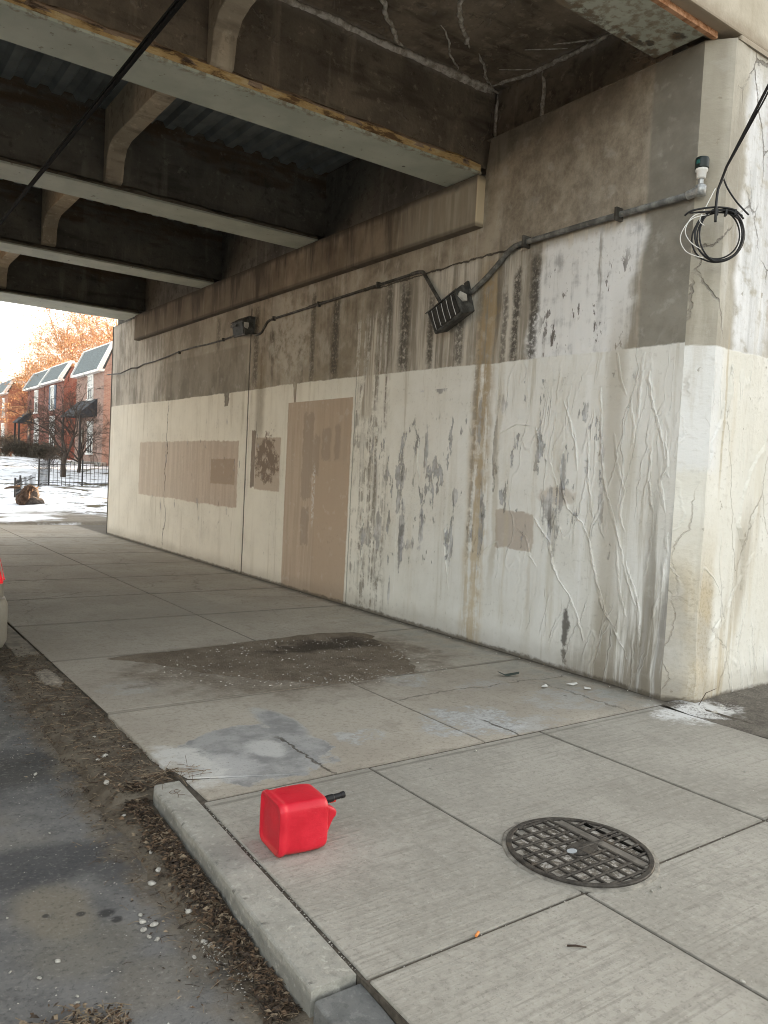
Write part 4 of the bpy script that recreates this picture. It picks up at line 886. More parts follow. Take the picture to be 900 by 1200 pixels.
# ------------------------------------------------------------------ wall lamps, conduits, photocell, cables
def dusty(name, c):
    n = NB(name); f = n.noise(scale=12, detail=5); return n.out(n.mix(n.ss(f, .4, .7), c, tuple(v * 2.2 + .02 for v in c)), .6, spec=.4)
M['lamp'] = dusty('weathered grey lamp paint', (0.04, 0.039, 0.036)); M['pvc'] = dusty('grey conduit', (0.095, 0.094, 0.088)); M['pvcdark'] = dusty('sooty conduit', (0.04, 0.036, 0.03)); M['rubber'] = simple('black rubber', (0.007, .007, .007), .85, .2, 20, spec=.15)
M['lens'] = simple('sooty lamp lens', (0.02, .021, .02), .55, .4, 14, spec=.2); M['wire'] = simple('guard wire', (0.34, .34, .33), .4, .2, metal=.3)
M['palegrey'] = simple('dusty white bracket', (.5, .48, .44), .7, .2); M['white'] = simple('white paint', (0.78, .77, .74), .6, .08); M['metal'] = simple('galvanised fitting', (0.42, .43, .43), .45, .25, 40, metal=.6)
def wall_lamp(loc, tilt, label, s=1.0, guard=True):
    """local x runs along the wall towards the near end (-Y world), y out of the wall, z up"""
    L_ = empty('wall_lamp', loc, label, 'lamp', 'box lamps on the abutment wall')
    L_.matrix_world = Matrix.Translation(loc) @ Matrix.Rotation(R(tilt), 4, 'X') @ Matrix.Rotation(R(90), 4, 'Z') @ Matrix.Scale(s, 4)
    hx = .215
    mb = MB(); mb.prism([(0.0, .14), (.10, .15), (.215, .065), (.22, .05), (.178, -.165), (.165, -.175), (0, -.12)], -hx, hx, 'x')
    h = mb.build('housing', M['lamp'], L_, bevel=.008)
    # hood that overhangs the lens
    mb = MB(); mb.prism([(.205, .08), (.24, .052), (.24, .042), (.2, .065)], -hx - .012, hx + .012, 'x'); mb.build('hood', M['lamp'], L_, bevel=.003)
    mb = MB()
    mb.prism([(.215, .035), (.224, .033), (.189, -.152), (.178, -.15)], -hx + .02, hx - .02, 'x'); le = mb.build('lens', M['lens'], L_, bevel=.002)
    for i in range(5 if guard else 0):
        xx = -.15 + i * .075; mb = MB(); mb.tube([(xx - .012, .229, .035), (xx + .004, .211, -.06), (xx + .012, .191, -.152)], .0035, 6); mb.build('guard_bar', M['wire'], L_)
    return L_
l1 = wall_lamp((5.125, 6.02, 3.21), -21, 'dark box lamp hanging askew on the wall with a wire guard over its lens', 1.0)
mb = MB(); mb.prism([(.09, .03), (.17, .05), (.2, .0), (.15, -.05), (.10, -.04)], -.24, -.219, 'x'); mb.build('broken_bracket', M['palegrey'], l1, bevel=.004)
mb = MB(); mb.box(-.225, -.17, .0, .03, .05, .2); mb.build('back_plate', M['lamp'], l1, bevel=.004)
l2 = wall_lamp((5.125, 10.72, 3.62), 0, 'sooty box lamp in the dark under the ledge beside the wall joint', .88, False)
mb = MB(); mb.prism([(.12, .03), (.2, .03), (.2, -.05), (.14, -.07), (.12, -.03)], -.235, -.219, 'x'); mb.build('broken_bracket', M['palegrey'], l2, bevel=.004)
mb = MB(); mb.box(.0, .2, .238, .246, -.02, .02); mb.build('hinge', M['lamp'], l2)
def smooth_path(pts, k=6):
    """Catmull-Rom through the points"""
    P = [Vector(p) for p in pts]; out = []
    for i in range(len(P) - 1):
        a, b, c, d = P[max(i - 1, 0)], P[i], P[i + 1], P[min(i + 2, len(P) - 1)]
        for q in range(k):
            t = q / k; out.append(0.5 * ((2 * b) + (c - a) * t + (2 * a - 5 * b + 4 * c - d) * t * t + (3 * b - a - 3 * c + d) * t ** 3))
    out.append(P[-1]); return out
def line_thing(name, pts, r, mat, label, cat, group=None, n=8, clips=None):
    mb = MB(); mb.tube(pts, r, n); o = tag(mb.build(name, mat, smooth=True), label, cat, group)
    if clips:
        for (p, rr) in clips:
            c = MB(); c.box(p[0] - rr * 1.7, 5.13, p[1] - .012, p[1] + .012, p[2] - rr * 1.7, p[2] + rr * 1.7); c.build('clip', M['pvcdark'], o, bevel=.004)
    return o
X_ = 5.085
line_thing('conduit', [(X_, 3.50, 3.68), (X_, 4.4, 3.685), (X_, 5.16, 3.68)] + smooth_path([(X_, 5.24, 3.672), (X_, 5.34, 3.63), (X_, 5.44, 3.555), (X_ , 5.62, 3.44), (X_ - .01, 5.80, 3.34)], 5), .025, M['pvc'],
           'thick grey conduit from the corner photocell down to the askew lamp', 'conduit', clips=[((X_, 5.1, 3.68), .03), ((X_, 4.1, 3.684), .03)])
line_thing('conduit', [(X_ - .005, 6.24, 3.30), (X_ + .01, 6.42, 3.49), (5.105, 6.56, 3.64)] + smooth_path([(5.105, 6.6, 3.685), (5.105, 6.68, 3.70), (5.105, 6.8, 3.698)], 4), .02, M['pvcdark'],
           'short slanting conduit rising from the askew lamp to the long conduit', 'conduit')
line_thing('conduit', [(5.105, 6.8, 3.697), (5.105, 8.4, 3.665), (5.105, 10.02, 3.635)] + smooth_path([(5.105, 10.1, 3.62), (5.105, 10.2, 3.55), (5.105, 10.28, 3.49), (5.105, 10.4, 3.475), (5.105, 10.52, 3.50)], 5), .016, M['pvcdark'],
           'long thin conduit running under the ledge and dipping into the sooty lamp', 'conduit', clips=[((5.105, y, z), .018) for y, z in ((7.4, 3.686), (8.7, 3.659), (9.9, 3.636))])
line_thing('conduit', [(5.105, 10.9, 3.56)] + [(5.105, 10.95 + i * .62, 3.56 - .013 * i - .02 * math.sin(i * 1.3)) for i in range(8)] + [(5.10, 15.6, 3.42), (5.01, 15.68, 3.41), (5.01, 16.4, 3.36), (5.01, 17.3, 3.40)], .013, M['pvcdark'],
           'thin drooping conduit from the sooty lamp to the far end of the wall', 'conduit', clips=[((5.105, 11.57, 3.53), .015), ((5.105, 13.4, 3.51), .015)])
pc = empty('photocell', (5.085, 3.40, 3.70), 'photocell with black cap and white collar on the wall corner above the cable coil', 'photocell')
mb = MB(); mb.lathe([(.02, -.05), (.038, -.045), (.04, .02), (.028, .03), (.02, .035)], 20); mb.build('junction_box', M['metal'], pc, smooth=True)
mb = MB(); mb.tube([(0, .1, -.02), (0, .02, -.01)], .033, 12); mb.tube([(0, 0, .03), (.0, 0, .08)], .018, 12); mb.build('elbow', M['metal'], pc)
mb = MB(); mb.lathe([(.026, .07), (.032, .08), (.034, .115), (.043, .125), (.043, .142)], 24); mb.build('collar', M['white'], pc, smooth=True)
mb = MB(); mb.lathe([(.046, .14), (.0475, .146), (.0475, .205), (.044, .216), (.03, .222), (.01, .223)], 24); cp = mb.build('cap', simple('dark green cap', (0.012, .022, .02), .4, .2), pc, smooth=True)
mb = MB(); mb.box(-.049, -.044, -.014, .014, .165, .195); mb.build('sensor_window', simple('teal window', (0.03, .12, .11), .25, .1), cp, bevel=.002)
cb = empty('cable_coil', (5.065, 3.215, 3.33), 'coiled black cable hanging from the wall corner with thin pale wires', 'cable', rz=R(-42))
rndc = random.Random(5)
def loop(cx, cz, rx, rz, ph, tilt, turns=1.0, dy=0.0, n=44):
    return [(cx + rx * math.cos(ph + 2 * math.pi * turns * i / n), dy + tilt * math.cos(ph + 2 * math.pi * turns * i / n) + .006 * math.sin(3 * i / n * 6.28), cz + rz * math.sin(ph + 2 * math.pi * turns * i / n)) for i in range(n + 1)]
for (cx, cz, rx, rz, ph, tl, dy) in ((0, 0, .165, .17, 1.6, .01, 0), (.004, -.004, .152, .178, 1.4, -.015, -.012), (-.012, .008, .158, .165, 1.8, .02, .01), (-.006, -.012, .17, .172, 1.2, -.02, .006), (.008, .004, .145, .185, 2.2, .012, -.006)):
    mb = MB(); mb.tube(loop(cx, cz, rx, rz, ph, tl, 1.0, dy), .0058, 7); mb.build('loop', M['black'], cb, smooth=True)
mb = MB(); mb.tube(smooth_path([(-.24, .01, .135), (-.19, -.01, .165), (-.05, -.02, .185), (.08, -.02, .17), (.15, -.015, .11)], 7), .007, 7); mb.tube(smooth_path([(-.21, .0, .15), (-.1, -.02, .155), (.05, -.02, .165), (.14, -.02, .13)], 7), .006, 7); mb.build('tied_strand', M['black'], cb, smooth=True)
mb = MB()
for x in (-.03, .03, .09): mb = MB(); mb.box(x - .007, x + .007, -.03, .012, .13, .172); mb.build('cable_tie', M['black'], cb, bevel=.003)
for pts in ([(-.08, -.01, .14), (-.2, -.015, .1), (-.265, -.02, -.02), (-.22, -.02, -.12), (-.1, -.01, -.16)], [(-.06, 0, .16), (-.18, -.01, .13), (-.235, -.02, .03), (-.2, -.02, -.05), (-.12, -.01, -.1)], [(-.04, .03, .33), (-.1, .0, .2), (-.14, -.01, .1), (-.11, -.02, .06)]):
    mb = MB(); mb.tube(smooth_path(pts, 7), .0035, 5); mb.build('pale_wire', M['white'], cb, smooth=True)
hang = (4.985, 3.225, 3.62)
A_ = Vector((5.0, 3.19, 3.70)); B_ = Vector((4.76, 2.42, 4.67))
up_ = [A_.lerp(B_, t) for t in (.06, .4, .8, 1.2, 2, 4, 7, 11)]
line_thing('service_cable', smooth_path([(4.985, 3.20, 3.40), (4.98, 3.20, 3.52), (4.99, 3.20, 3.62)], 6) + up_, .0095, M['black'], 'black service cable rising from the coil up to the right', 'cable')
line_thing('service_cable', smooth_path([(5.17, 3.07, 3.46), (5.10, 3.12, 3.54), (5.04, 3.16, 3.63), (5.0, 3.18, 3.71)], 5) + [p + Vector((.012 * math.sin(i * 1.7), -.012, .012 * math.cos(i * 2.1))) for i, p in enumerate(up_)], .006, M['black'], 'thinner black cable looping beside the service cable at the corner', 'cable')
def sag(x, z, y0, y1, s, n=40): return [(x, y0 + (y1 - y0) * i / n, z - s * math.sin(math.pi * i / n) + s) for i in range(n + 1)]
line_thing('overhead_cable', sag(1.66, 4.2, -14, 40, .0), .016, M['rubber'], 'thick black cable strung below the girders along the road', 'cable')
line_thing('overhead_cable', [(1.635 + .0012 * (y - 4) ** 2 * .4, y, 4.205) for y in (-14, -4, 2, 5, 7, 9, 11, 14, 20, 40)], .008, M['rubber'], 'thin black cable running beside the thick cable under the girders', 'cable')
# ------------------------------------------------------------------ gutter dirt, litter, pebbles
def gd_z(x, y):
    base = road_z(y)
    if y < 3.66:
        f = sstep(x, 1.05, 1.27); h = base + .004 + .035 * f * (1 - .3 * sstep(y, 3.0, 2.0))
    else:
        f = sstep(x, 1.1, 1.2) ; h = base + .004 + (-.012 - base) * f * .8
    edge = sstep(x, 1.05, 1.17)
    return h - .02 * (1 - edge) + edge * (.012 * fbm(x * 7, y * 7, 3) + .006 * fbm(x * 25, y * 25, 1))
gm = grid_mesh('gutter_dirt', axis([(1.02, 1.50, .02)]), axis([(1.4, 7.2, .03)]), lambda x, y: gd_z(x + .05 * fbm(y * 2.3, 1, 1) + .025 * fbm(y * 9, 2, 2), y), M['dirt'])
tag(gm, kind='structure')
# leaf litter: curled scraps and broken stalks nobody could count
M['leaf1'] = simple('dry brown leaf', (0.12, 0.078, 0.048), .9, .5, 50); M['leaf2'] = simple('pale straw', (0.24, 0.185, 0.125), .9, .4, 50); M['leaf3'] = simple('dark leaf', (0.05, 0.036, 0.026), .9, .5, 50)
rl = random.Random(11); mb = MB()
def scrap(x, y, z, s, mi):
    a = rl.uniform(0, 6.28); t = rl.uniform(-.7, .7); u = Vector((math.cos(a), math.sin(a), t * .5)); v = Vector((-math.sin(a), math.cos(a), rl.uniform(-.6, .6)))
    c = Vector((x, y, z + s * .3)); cu = Vector((0, 0, rl.uniform(.1, .5) * s))
    wd = s * rl.uniform(.25, .55)
    mb.add([c - u * s, c - v * wd + cu, c + u * s, c + v * wd + cu * rl.uniform(-.5, 1)], [(0, 1, 2), (0, 2, 3)], mi)
def stalk(x, y, z, l, mi, r=.0012):
    a = rl.uniform(0, 6.28); d = Vector((math.cos(a), math.sin(a), rl.uniform(-.15, .3))) * l; c = Vector((x, y, z + .006))
    mb.tube([c - d, c + Vector((0, 0, rl.uniform(0, .006))), c + d * rl.uniform(.5, 1)], r, 4, mi)
for i in range(5200):
    y = rl.uniform(1.98, 3.75); x = 1.215 + (ko(y) - 1.22) * .8 - abs(rl.gauss(0, .05)) - .005
    if x < 1.0 + .05 * rl.random(): continue
    if y < 2.35 and rl.random() < .35: continue
    z = gd_z(x, y) + rl.uniform(0, .012)
    if rl.random() < .8: scrap(x, y, z, rl.uniform(.005, .018), rl.choices((0, 1, 2), (5, 2, 5))[0])
    else: stalk(x, y, z, rl.uniform(.008, .03), rl.choices((0, 1, 2), (4, 2, 3))[0], .0009)
for i in range(3600):
    y = rl.uniform(3.6, 6.9); x = rl.uniform(1.1, 1.47)
    if rl.random() < (y - 4.2) * .2: continue
    z = gd_z(x, y) + rl.uniform(0, .008)
    if rl.random() < .75: scrap(x, y, z, rl.uniform(.004, .012), rl.choices((0, 1, 2), (4, 2, 5))[0])
    else: stalk(x, y, z, rl.uniform(.012, .045), rl.choices((0, 1, 2), (3, 4, 2))[0])
for i in range(900):
    y = 2.27 + rl.gauss(0, .06); x = rl.uniform(.38, .78)
    z = road_z(y) + .01 + rl.uniform(0, .008)
    if y > 2.44 - .6 * abs(x - .58): continue
    scrap(x, y, z, rl.uniform(.005, .014), rl.choices((0, 1, 2), (5, 2, 3))[0]) if rl.random() < .8 else stalk(x, y, z, rl.uniform(.015, .05), 1)
for i in range(60): stalk(rl.uniform(1.3, 1.62), rl.gauss(3.72, .05), .004, rl.uniform(.02, .07), rl.choice((0, 1)))
for i in range(60):
    t = rl.random(); scrap(5.08 - abs(rl.gauss(0, .03)), 3.5 + t * 13, .004, rl.uniform(.004, .012), rl.choice((0, 1, 2)))
for i in range(700):
    y = rl.uniform(2.0, 6.0); x = rl.gauss(1.06, .06)
    if x > .8: (scrap(x, y, road_z(y) + .003 + (.01 if x > 1.05 else 0), rl.uniform(.003, .010), rl.choices((0, 1, 2), (4, 2, 4))[0]) if rl.random() < .7 else stalk(x, y, road_z(y) + (.008 if x > 1.05 else .0), rl.uniform(.01, .035), rl.choice((0, 1, 2)), .0009))
tag(mb.build('leaf_litter', [M['leaf1'], M['leaf2'], M['leaf3']]), kind='stuff')
# fine grit
M['stone'] = simple('pale pebble', (0.5, .475, .425), .9, .3, 60, bump=.004); M['stonegrey'] = simple('grey grit', (0.28, .26, .23), .9, .35, 60)
def pebble_mesh(name, r, seed, mat, sub=2, flat=.65):
    bm = bmesh.new(); bmesh.ops.create_icosphere(bm, subdivisions=sub, radius=r)
    for v in bm.verts:
        f = 1 + .5 * mnoise.noise(v.co / r * .9 + Vector((seed * 3.1, 0, 0))) + .15 * mnoise.noise(v.co / r * 2.5 + Vector((seed * 5.1, 0, 0))); v.co *= f; v.co.z *= flat; v.co.x *= 1.25
    for f in bm.faces: f.smooth = True
    me = bpy.data.meshes.new(name); bm.to_mesh(me); bm.free(); me.materials.append(mat); return me
mb = MB()
def grit(x, y, z, s, mi):
    vs = [Vector((rl.uniform(-1, 1), rl.uniform(-1, 1), rl.uniform(0, 1))) for _ in range(4)]
    o = [Vector((x, y, z)) + v * s for v in (Vector((-1, -.5, 0)), Vector((1, -.6, .1)), Vector((.1, 1, 0)), Vector((rl.uniform(-.3, .3), rl.uniform(-.3, .3), rl.uniform(.6, 1))))]
    mb.add(o, [(0, 1, 3), (1, 2, 3), (2, 0, 3)], mi)
for i in range(1100):
    x, y = rl.uniform(.3, 1.2), rl.uniform(1.9, 6); grit(x, y, road_z(y) + .001, rl.uniform(.0012, .004), 0 if rl.random() < .45 else 1)
for i in range(420):
    y = rl.gauss(2.35, .16); x = rl.gauss(1.1, .06); 
    if x < 1.24: grit(x, y, gd_z(x, y), rl.uniform(.002, .005), 0)
for i in range(500):
    a = rl.uniform(0, 6.28); q = rl.random() ** .5; x, y = 3.2 + 1.1 * q * math.cos(a), 5.6 + .8 * q * math.sin(a); grit(x, y, .008, rl.uniform(.004, .010), 0 if rl.random() < .3 else 1)
for i in range(160): grit(rl.uniform(3.2, 4.2), rl.gauss(4.86, .07), .003, rl.uniform(.002, .006), 0)
for i in range(350): grit(rl.uniform(1.5, 4.9), rl.uniform(.9, 4.8), .001, rl.uniform(.0012, .003), rl.choice((0, 1)))
for i in range(70): grit(5.05 - abs(rl.gauss(0, .06)), rl.uniform(3.4, 9), .002, rl.uniform(.003, .008), rl.choice((0, 1)))
for y0 in (1.9,):
    for i in range(40): grit(rl.uniform(1.4, 4.9), y0 + rl.gauss(0, .006), -.004, rl.uniform(.002, .004), 0)
for i in range(110):
    y = rl.uniform(1.95, 3.35); grit(kx(y) + .008 + rl.gauss(0, .003), y, -.004, rl.uniform(.002, .0045), rl.choice((0, 1)))
tag(mb.build('gravel', [M['stone'], M['stonegrey']]), kind='stuff')
pm = [pebble_mesh('pebble', .0125, i, M['stone']) for i in range(5)]
def pebbles(pts, label, group):
    for i, (x, y, s) in enumerate(pts):
        o = bpy.data.objects.new('pebble', pm[i % 5]); col.objects.link(o)
        z = 0.0 if x > 1.5 else max(road_z(y) + .002, gd_z(x, y) if x > .97 else -9)
        o.location = (x, y, z + .005 * s); s *= .8; o.scale = (s, s * rl.uniform(.7, 1), s); o.rotation_euler = (0, 0, rl.uniform(0, 6)); tag(o, label, 'pebble', group)
pebbles([(.98, 2.73, 1.1), (1.01, 2.69, 1.2), (.97, 2.68, 1.0), (.97, 2.63, .8), (.99, 2.60, .9), (.99, 2.78, .8), (.98, 2.75, .6)], 'white pebble in the small cluster on the asphalt', 'pebbles clustered on the asphalt')
pebbles([(.67, 2.65, .8), (.6, 2.59, .7), (.67, 2.41, .6), (.94, 4.27, 1.0), (.58, 3.0, .5), (.53, 2.67, .5), (.68, 2.44, .5), (.86, 3.6, .5)], 'lone white pebble scattered on open asphalt', 'pebbles scattered on the asphalt')
pebbles([(1.18, 3.86, 1.5), (1.17, 3.55, .8), (1.15, 3.04, 1.1), (1.17, 3.18, 1.1), (1.14, 2.69, 1.3), (1.27, 4.2, 1.6), (1.12, 2.5, 1.2), (1.1, 2.97, 1.2), (1.2, 3.95, .8), (1.22, 4.15, .9), (1.3, 4.5, .9), (1.06, 2.44, .8), (1.25, 5.0, .9), (1.4, 4.3, .8), (1.13, 2.46, 1.0)], 'white pebble lying in the leaf litter along the kerb', 'pebbles in the gutter litter')
pebbles([(3.09, 3.27, .7), (2.41, 1.27, .8), (2.64, 1.77, .6), (2.7, 1.77, .5), (4.23, 2.3, .6), (3.6, 5.85, 1.2), (3.2, 5.6, .9), (2.5, 5.7, .8), (4.1, 5.1, .9), (3.95, 6.0, .9), (5.15, 3.05, 1.6), (5.35, 3.12, 1.3)], 'small pale pebble lying on the pavement', 'pebbles on the pavement')
# paper scraps by the wall foot, an orange stub, twigs
def scrap_obj(name, pts, z, mat, label, cat, rot=0, curl=.01, group=None):
    bm = bmesh.new(); vs = [bm.verts.new((p[0], p[1], curl * (abs(p[0]) / .05) ** 2)) for p in pts]; f = bm.faces.new(vs)
    e = bmesh.ops.extrude_face_region(bm, geom=[f]); bmesh.ops.translate(bm, vec=(0, 0, .0018), verts=[v for v in e['geom'] if isinstance(v, bmesh.types.BMVert)])
    me = bpy.data.meshes.new(name); bmesh.ops.recalc_face_normals(bm, faces=bm.faces); bm.to_mesh(me); bm.free(); me.materials.append(mat)
    o = bpy.data.objects.new(name, me); col.objects.link(o); o.location = z; o.rotation_euler = (0, 0, rot); return tag(o, label, cat, group)
M['paper'] = simple('dirty paper', (0.75, .74, .71), .8, .1, 30); M['flake'] = simple('dark flake', (0.05, .065, .055), .7, .3)
scrap_obj('paper_scrap', [(-.05, -.012), (.02, -.022), (.05, 0), (.02, .02), (-.04, .014)], (4.52, 4.07, .006), M['paper'], 'long white paint flake on the pavement below the wall', 'paint flake', .5)
scrap_obj('paper_scrap', [(-.055, -.012), (.0, -.02), (.045, -.012), (.05, .012), (-.03, .018)], (4.77, 4.02, .006), M['paper'], 'broad white paint flake closest to the wall foot', 'paint flake', -.3, .012)
scrap_obj('paper_scrap', [(-.025, -.02), (.02, -.025), (.03, .02), (-.01, .025)], (4.79, 3.88, .006), M['paper'], 'crumpled white paint flake nearest the wall corner', 'paint flake', .9, .02)
scrap_obj('plastic_scrap', [(-.09, -.02), (-.02, -.03), (.0, -.01), (.08, -.03), (.09, .01), (.02, .035), (-.03, .02), (-.08, .02)], (4.50, 4.44, .006), M['flake'], 'dark green plastic scrap on the pavement near the wall', 'litter', -.6)
mb = MB(); mb.tube([(-.013, 0, .006), (.013, 0, .006)], .0048, 10); o = mb.build('cigarette_stub', simple('orange filter', (0.75, .26, .07), .7, .1)); o.location = (1.85, 1.90, 0.0); o.rotation_euler = (0, 0, .5); tag(o, 'orange cigarette stub in the pavement joint', 'cigarette stub')
M['twig'] = simple('dark twig', (0.05, .032, .022), .8, .3, 40)
def twig(pts, r, label):
    mb = MB(); mb.tube(pts, [r, r * 1.1, r * .7], 6); tag(mb.build('twig', M['twig'], smooth=True), label, 'twig')
twig([(2.07, 1.695, .004), (2.09, 1.675, .008), (2.12, 1.655, .004)], .0035, 'short dark twig on the near pavement slab')
twig([(1.12, 3.95, -.05), (1.3, 3.83, -.035), (1.52, 3.79, .008)], .003, 'long bent twig leaning from the gutter litter onto the pavement')
twig([(5.22, 3.22, .0), (5.27, 3.2, .09), (5.35, 3.17, .12)], .0025, 'thin curved weed stalk at the foot of the front wall')
# loose lump of broken concrete in the far gutter
bm = bmesh.new(); bmesh.ops.create_icosphere(bm, subdivisions=4, radius=1)
for v in bm.verts:
    c = v.co.copy(); f = 1 + .25 * fbm(c.x * 1.5, c.y * 1.5, c.z * 1.5 + 4) + .08 * fbm(c.x * 6, c.y * 6, c.z * 6); v.co = Vector((c.x * .085 * f, c.y * .26 * f, c.z * .05 * f))
me = bpy.data.meshes.new('concrete_lump'); bm.to_mesh(me); bm.free(); me.materials.append(simple('broken pale concrete', (0.27, .235, .19), .95, .4, 22, bump=.012))
o = bpy.data.objects.new('concrete_lump', me); col.objects.link(o); o.location = (1.36, 5.88, -.035); o.rotation_euler = (0, 0, -.05); tag(o, 'broken pale concrete lump in the gutter dirt before the parked car', 'rubble')
# a scratched heart and stem on the kerb end
mb = MB(); mb.tube([(1.395, 3.545, .0022), (1.375, 3.53, .0022), (1.38, 3.505, .0022), (1.41, 3.51, .0022), (1.43, 3.53, .0022), (1.415, 3.55, .0022), (1.40, 3.535, .0022), (1.405, 3.49, .0022), (1.39, 3.455, .0022)], .0014, 4); mb.tube([(1.405, 3.485, .0022), (1.43, 3.47, .0022)], .0014, 4)
tag(mb.build('kerb_scratch', M['leaf1']), kind='structure')
# ------------------------------------------------------------------ parked car (its tail shows at the left edge)
M['carpaint'] = simple('beige metallic paint', (0.36, .33, .275), .3, .05, 40, metal=.45, spec=.5); M['glass'] = simple('dark glass', (0.02, .022, .025), .08, .1, spec=.6)
M['tyre'] = simple('tyre rubber', (0.02, .02, .02), .85, .3, 30); M['rim'] = simple('alloy rim', (0.4, .4, .41), .35, .1, metal=.7); M['trim'] = simple('dark trim', (0.03, .03, .03), .6, .2)
def lampred():
    n = NB('lit tail lamp'); return n.out((0.42, 0.006, 0.01), .25, emit=((1, .02, .03), .06), spec=.5)
M['tail'] = lampred(); M['chrome'] = simple('chrome', (0.6, .6, .6), .2, .05, metal=.9)
car = empty('parked_car', (.215, 5.93, road_z(6.5)), 'beige saloon car parked at the left edge with its tail lamp lit', 'car')
def loft(mb, secs, mi=0, cap=True):
    k = len(secs[0]); vs = [p for s_ in secs for p in s_]
    fs = [(i * k + j, i * k + (j + 1) % k, (i + 1) * k + (j + 1) % k, (i + 1) * k + j) for i in range(len(secs) - 1) for j in range(k)]
    if cap: fs += [tuple(range(k)), tuple((len(secs) - 1) * k + j for j in range(k - 1, -1, -1))]
    mb.add(vs, fs, mi)
def body_sec(y, hw, zb, zt, crown=.03):
    half = [(0, zb), (hw * .86, zb), (hw * .97, zb + .07), (hw * 1.0, zb + (zt - zb) * .42), (hw * .985, zb + (zt - zb) * .7), (hw * .93, zt - .03), (hw * .84, zt), (hw * .4, zt + crown)]
    return [(x, y, z) for x, z in half] + [(0, y, zt + crown * 1.15)] + [(-x, y, z) for x, z in reversed(half[1:])]
mb = MB(); loft(mb, [body_sec(.03, .80, .36, .86), body_sec(.09, .885, .3, .98), body_sec(.3, .905, .24, 1.0), body_sec(.8, .9, .2, 1.0), body_sec(2.2, .89, .18, .96), body_sec(3.3, .885, .18, .94), body_sec(4.2, .86, .2, .84), body_sec(4.48, .80, .26, .74), body_sec(4.56, .7, .34, .62)])
bd = mb.build('body', M['carpaint'], car, smooth=True); ms = bd.modifiers.new('subsurf', 'SUBSURF'); ms.levels = ms.render_levels = 1
def bump_sec(y, hw, z0, z1): return [(x, y, z) for x, z in ((-hw, z0 + .05), (-hw * .97, z0), (hw * .97, z0), (hw, z0 + .05), (hw * 1.005, z1 - .06), (hw * .98, z1), (-hw * .98, z1), (-hw * 1.005, z1 - .06))]
mb = MB(); loft(mb, [bump_sec(-.04, .74, .3, .56), bump_sec(-.02, .82, .27, .585), bump_sec(.05, .885, .25, .6), bump_sec(.18, .905, .25, .6), bump_sec(.42, .895, .26, .58)]); mb.build('bumper', M['carpaint'], car, bevel=.012, smooth=True)
def cab(y, hw, z): return [(-hw, y, z), (-hw * .5, y, z + .02), (0, y, z + .025), (hw * .5, y, z + .02), (hw, y, z)]
mb = MB()
for (ya, hwa, za, yb, hwb, zb_) in ((.75, .76, 1.0, 1.35, .60, 1.36), (3.35, .78, .98, 2.65, .60, 1.38)):
    mb.face([(-hwa, ya, za), (hwa, ya, za), (hwb, yb, zb_), (-hwb, yb, zb_)])
for s_ in (-1, 1): mb.face([(s_ * .79, .75, 1.0), (s_ * .81, 3.35, .97), (s_ * .61, 2.65, 1.38), (s_ * .61, 1.35, 1.36)])
mb.build('window_band', M['glass'], car)
mb = MB(); loft(mb, [[(-.6, 1.3, 1.355), (.6, 1.3, 1.355), (.56, 1.34, 1.40), (-.56, 1.34, 1.40)], [(-.63, 2.0, 1.385), (.63, 2.0, 1.385), (.58, 2.0, 1.46), (-.58, 2.0, 1.46)], [(-.6, 2.7, 1.375), (.6, 2.7, 1.375), (.56, 2.66, 1.42), (-.56, 2.66, 1.42)]]); mb.build('roof', M['carpaint'], car, smooth=True)
for s_ in (-1, 1):
    mb = MB(); loft(mb, [[(s_ * .50, -.002, .70), (s_ * .50, .0, .88), (s_ * .5, .1, .88), (s_ * .5, .1, .70)], [(s_ * .74, .005, .70), (s_ * .72, .02, .89), (s_ * .69, .12, .89), (s_ * .7, .12, .70)], [(s_ * .858, .075, .70), (s_ * .81, .09, .91), (s_ * .76, .16, .91), (s_ * .8, .16, .70)], [(s_ * .888, .22, .71), (s_ * .85, .26, .90), (s_ * .78, .28, .90), (s_ * .8, .28, .71)]])
    mb.build('tail_lamp', M['tail'], car, bevel=.006)
mb = MB(); mb.box(-.26, .26, -.03, -.005, .66, .78); mb.build('number_plate', M['white'], car, bevel=.004)
for y in (.95, 3.62):
    for s_ in (-1, 1):
        Mw = Matrix.Translation((s_ * .78, y, .31)) @ Matrix.Rotation(R(90 * s_), 4, 'Y')
        mb = MB(); mb.lathe([(.2, -.1), (.285, -.1), (.31, -.07), (.31, .07), (.285, .1), (.2, .1)], 32, Mw); wh = mb.build('wheel', M['tyre'], car, smooth=True)
        mb = MB(); mb.lathe([(.2, .06), (.205, .09), (.15, .075), (.05, .085), (.02, .085)], 20, Mw); mb.build('rim', M['rim'], wh)

# ------------------------------------------------------------------ row houses beyond the bridge
def brick(name, a, b, mortar):
    n = NB(name); t = n.t.nodes.new('ShaderNodeTexBrick'); n.put(t.inputs['Vector'], n.vec(n.x + n.y, n.z, 0))
    t.inputs['Scale'].default_value = 1; t.inputs['Brick Width'].default_value = .22; t.inputs['Row Height'].default_value = .075; t.inputs['Mortar Size'].default_value = .008
    n.put(t.inputs['Color1'], a); n.put(t.inputs['Color2'], b); n.put(t.inputs['Mortar'], mortar)
    c = n.mix(n.ss(n.noise(scale=.9, detail=5), .35, .7) * .4, S(n, t.outputs['Color']), tuple(v * .55 for v in a))
    return n.out(c, .9, h=n.noise(scale=20), dist=.01)
M['brickred'] = brick('red brick', (0.27, .085, .06), (0.21, .065, .048), (0.3, .24, .2))
M['brickpink'] = brick('weathered pink brick', (0.37, .235, .19), (0.3, .18, .145), (0.4, .33, .28))
M['brickorange'] = brick('orange brick', (0.36, .13, .075), (0.29, .1, .06), (0.34, .27, .2))
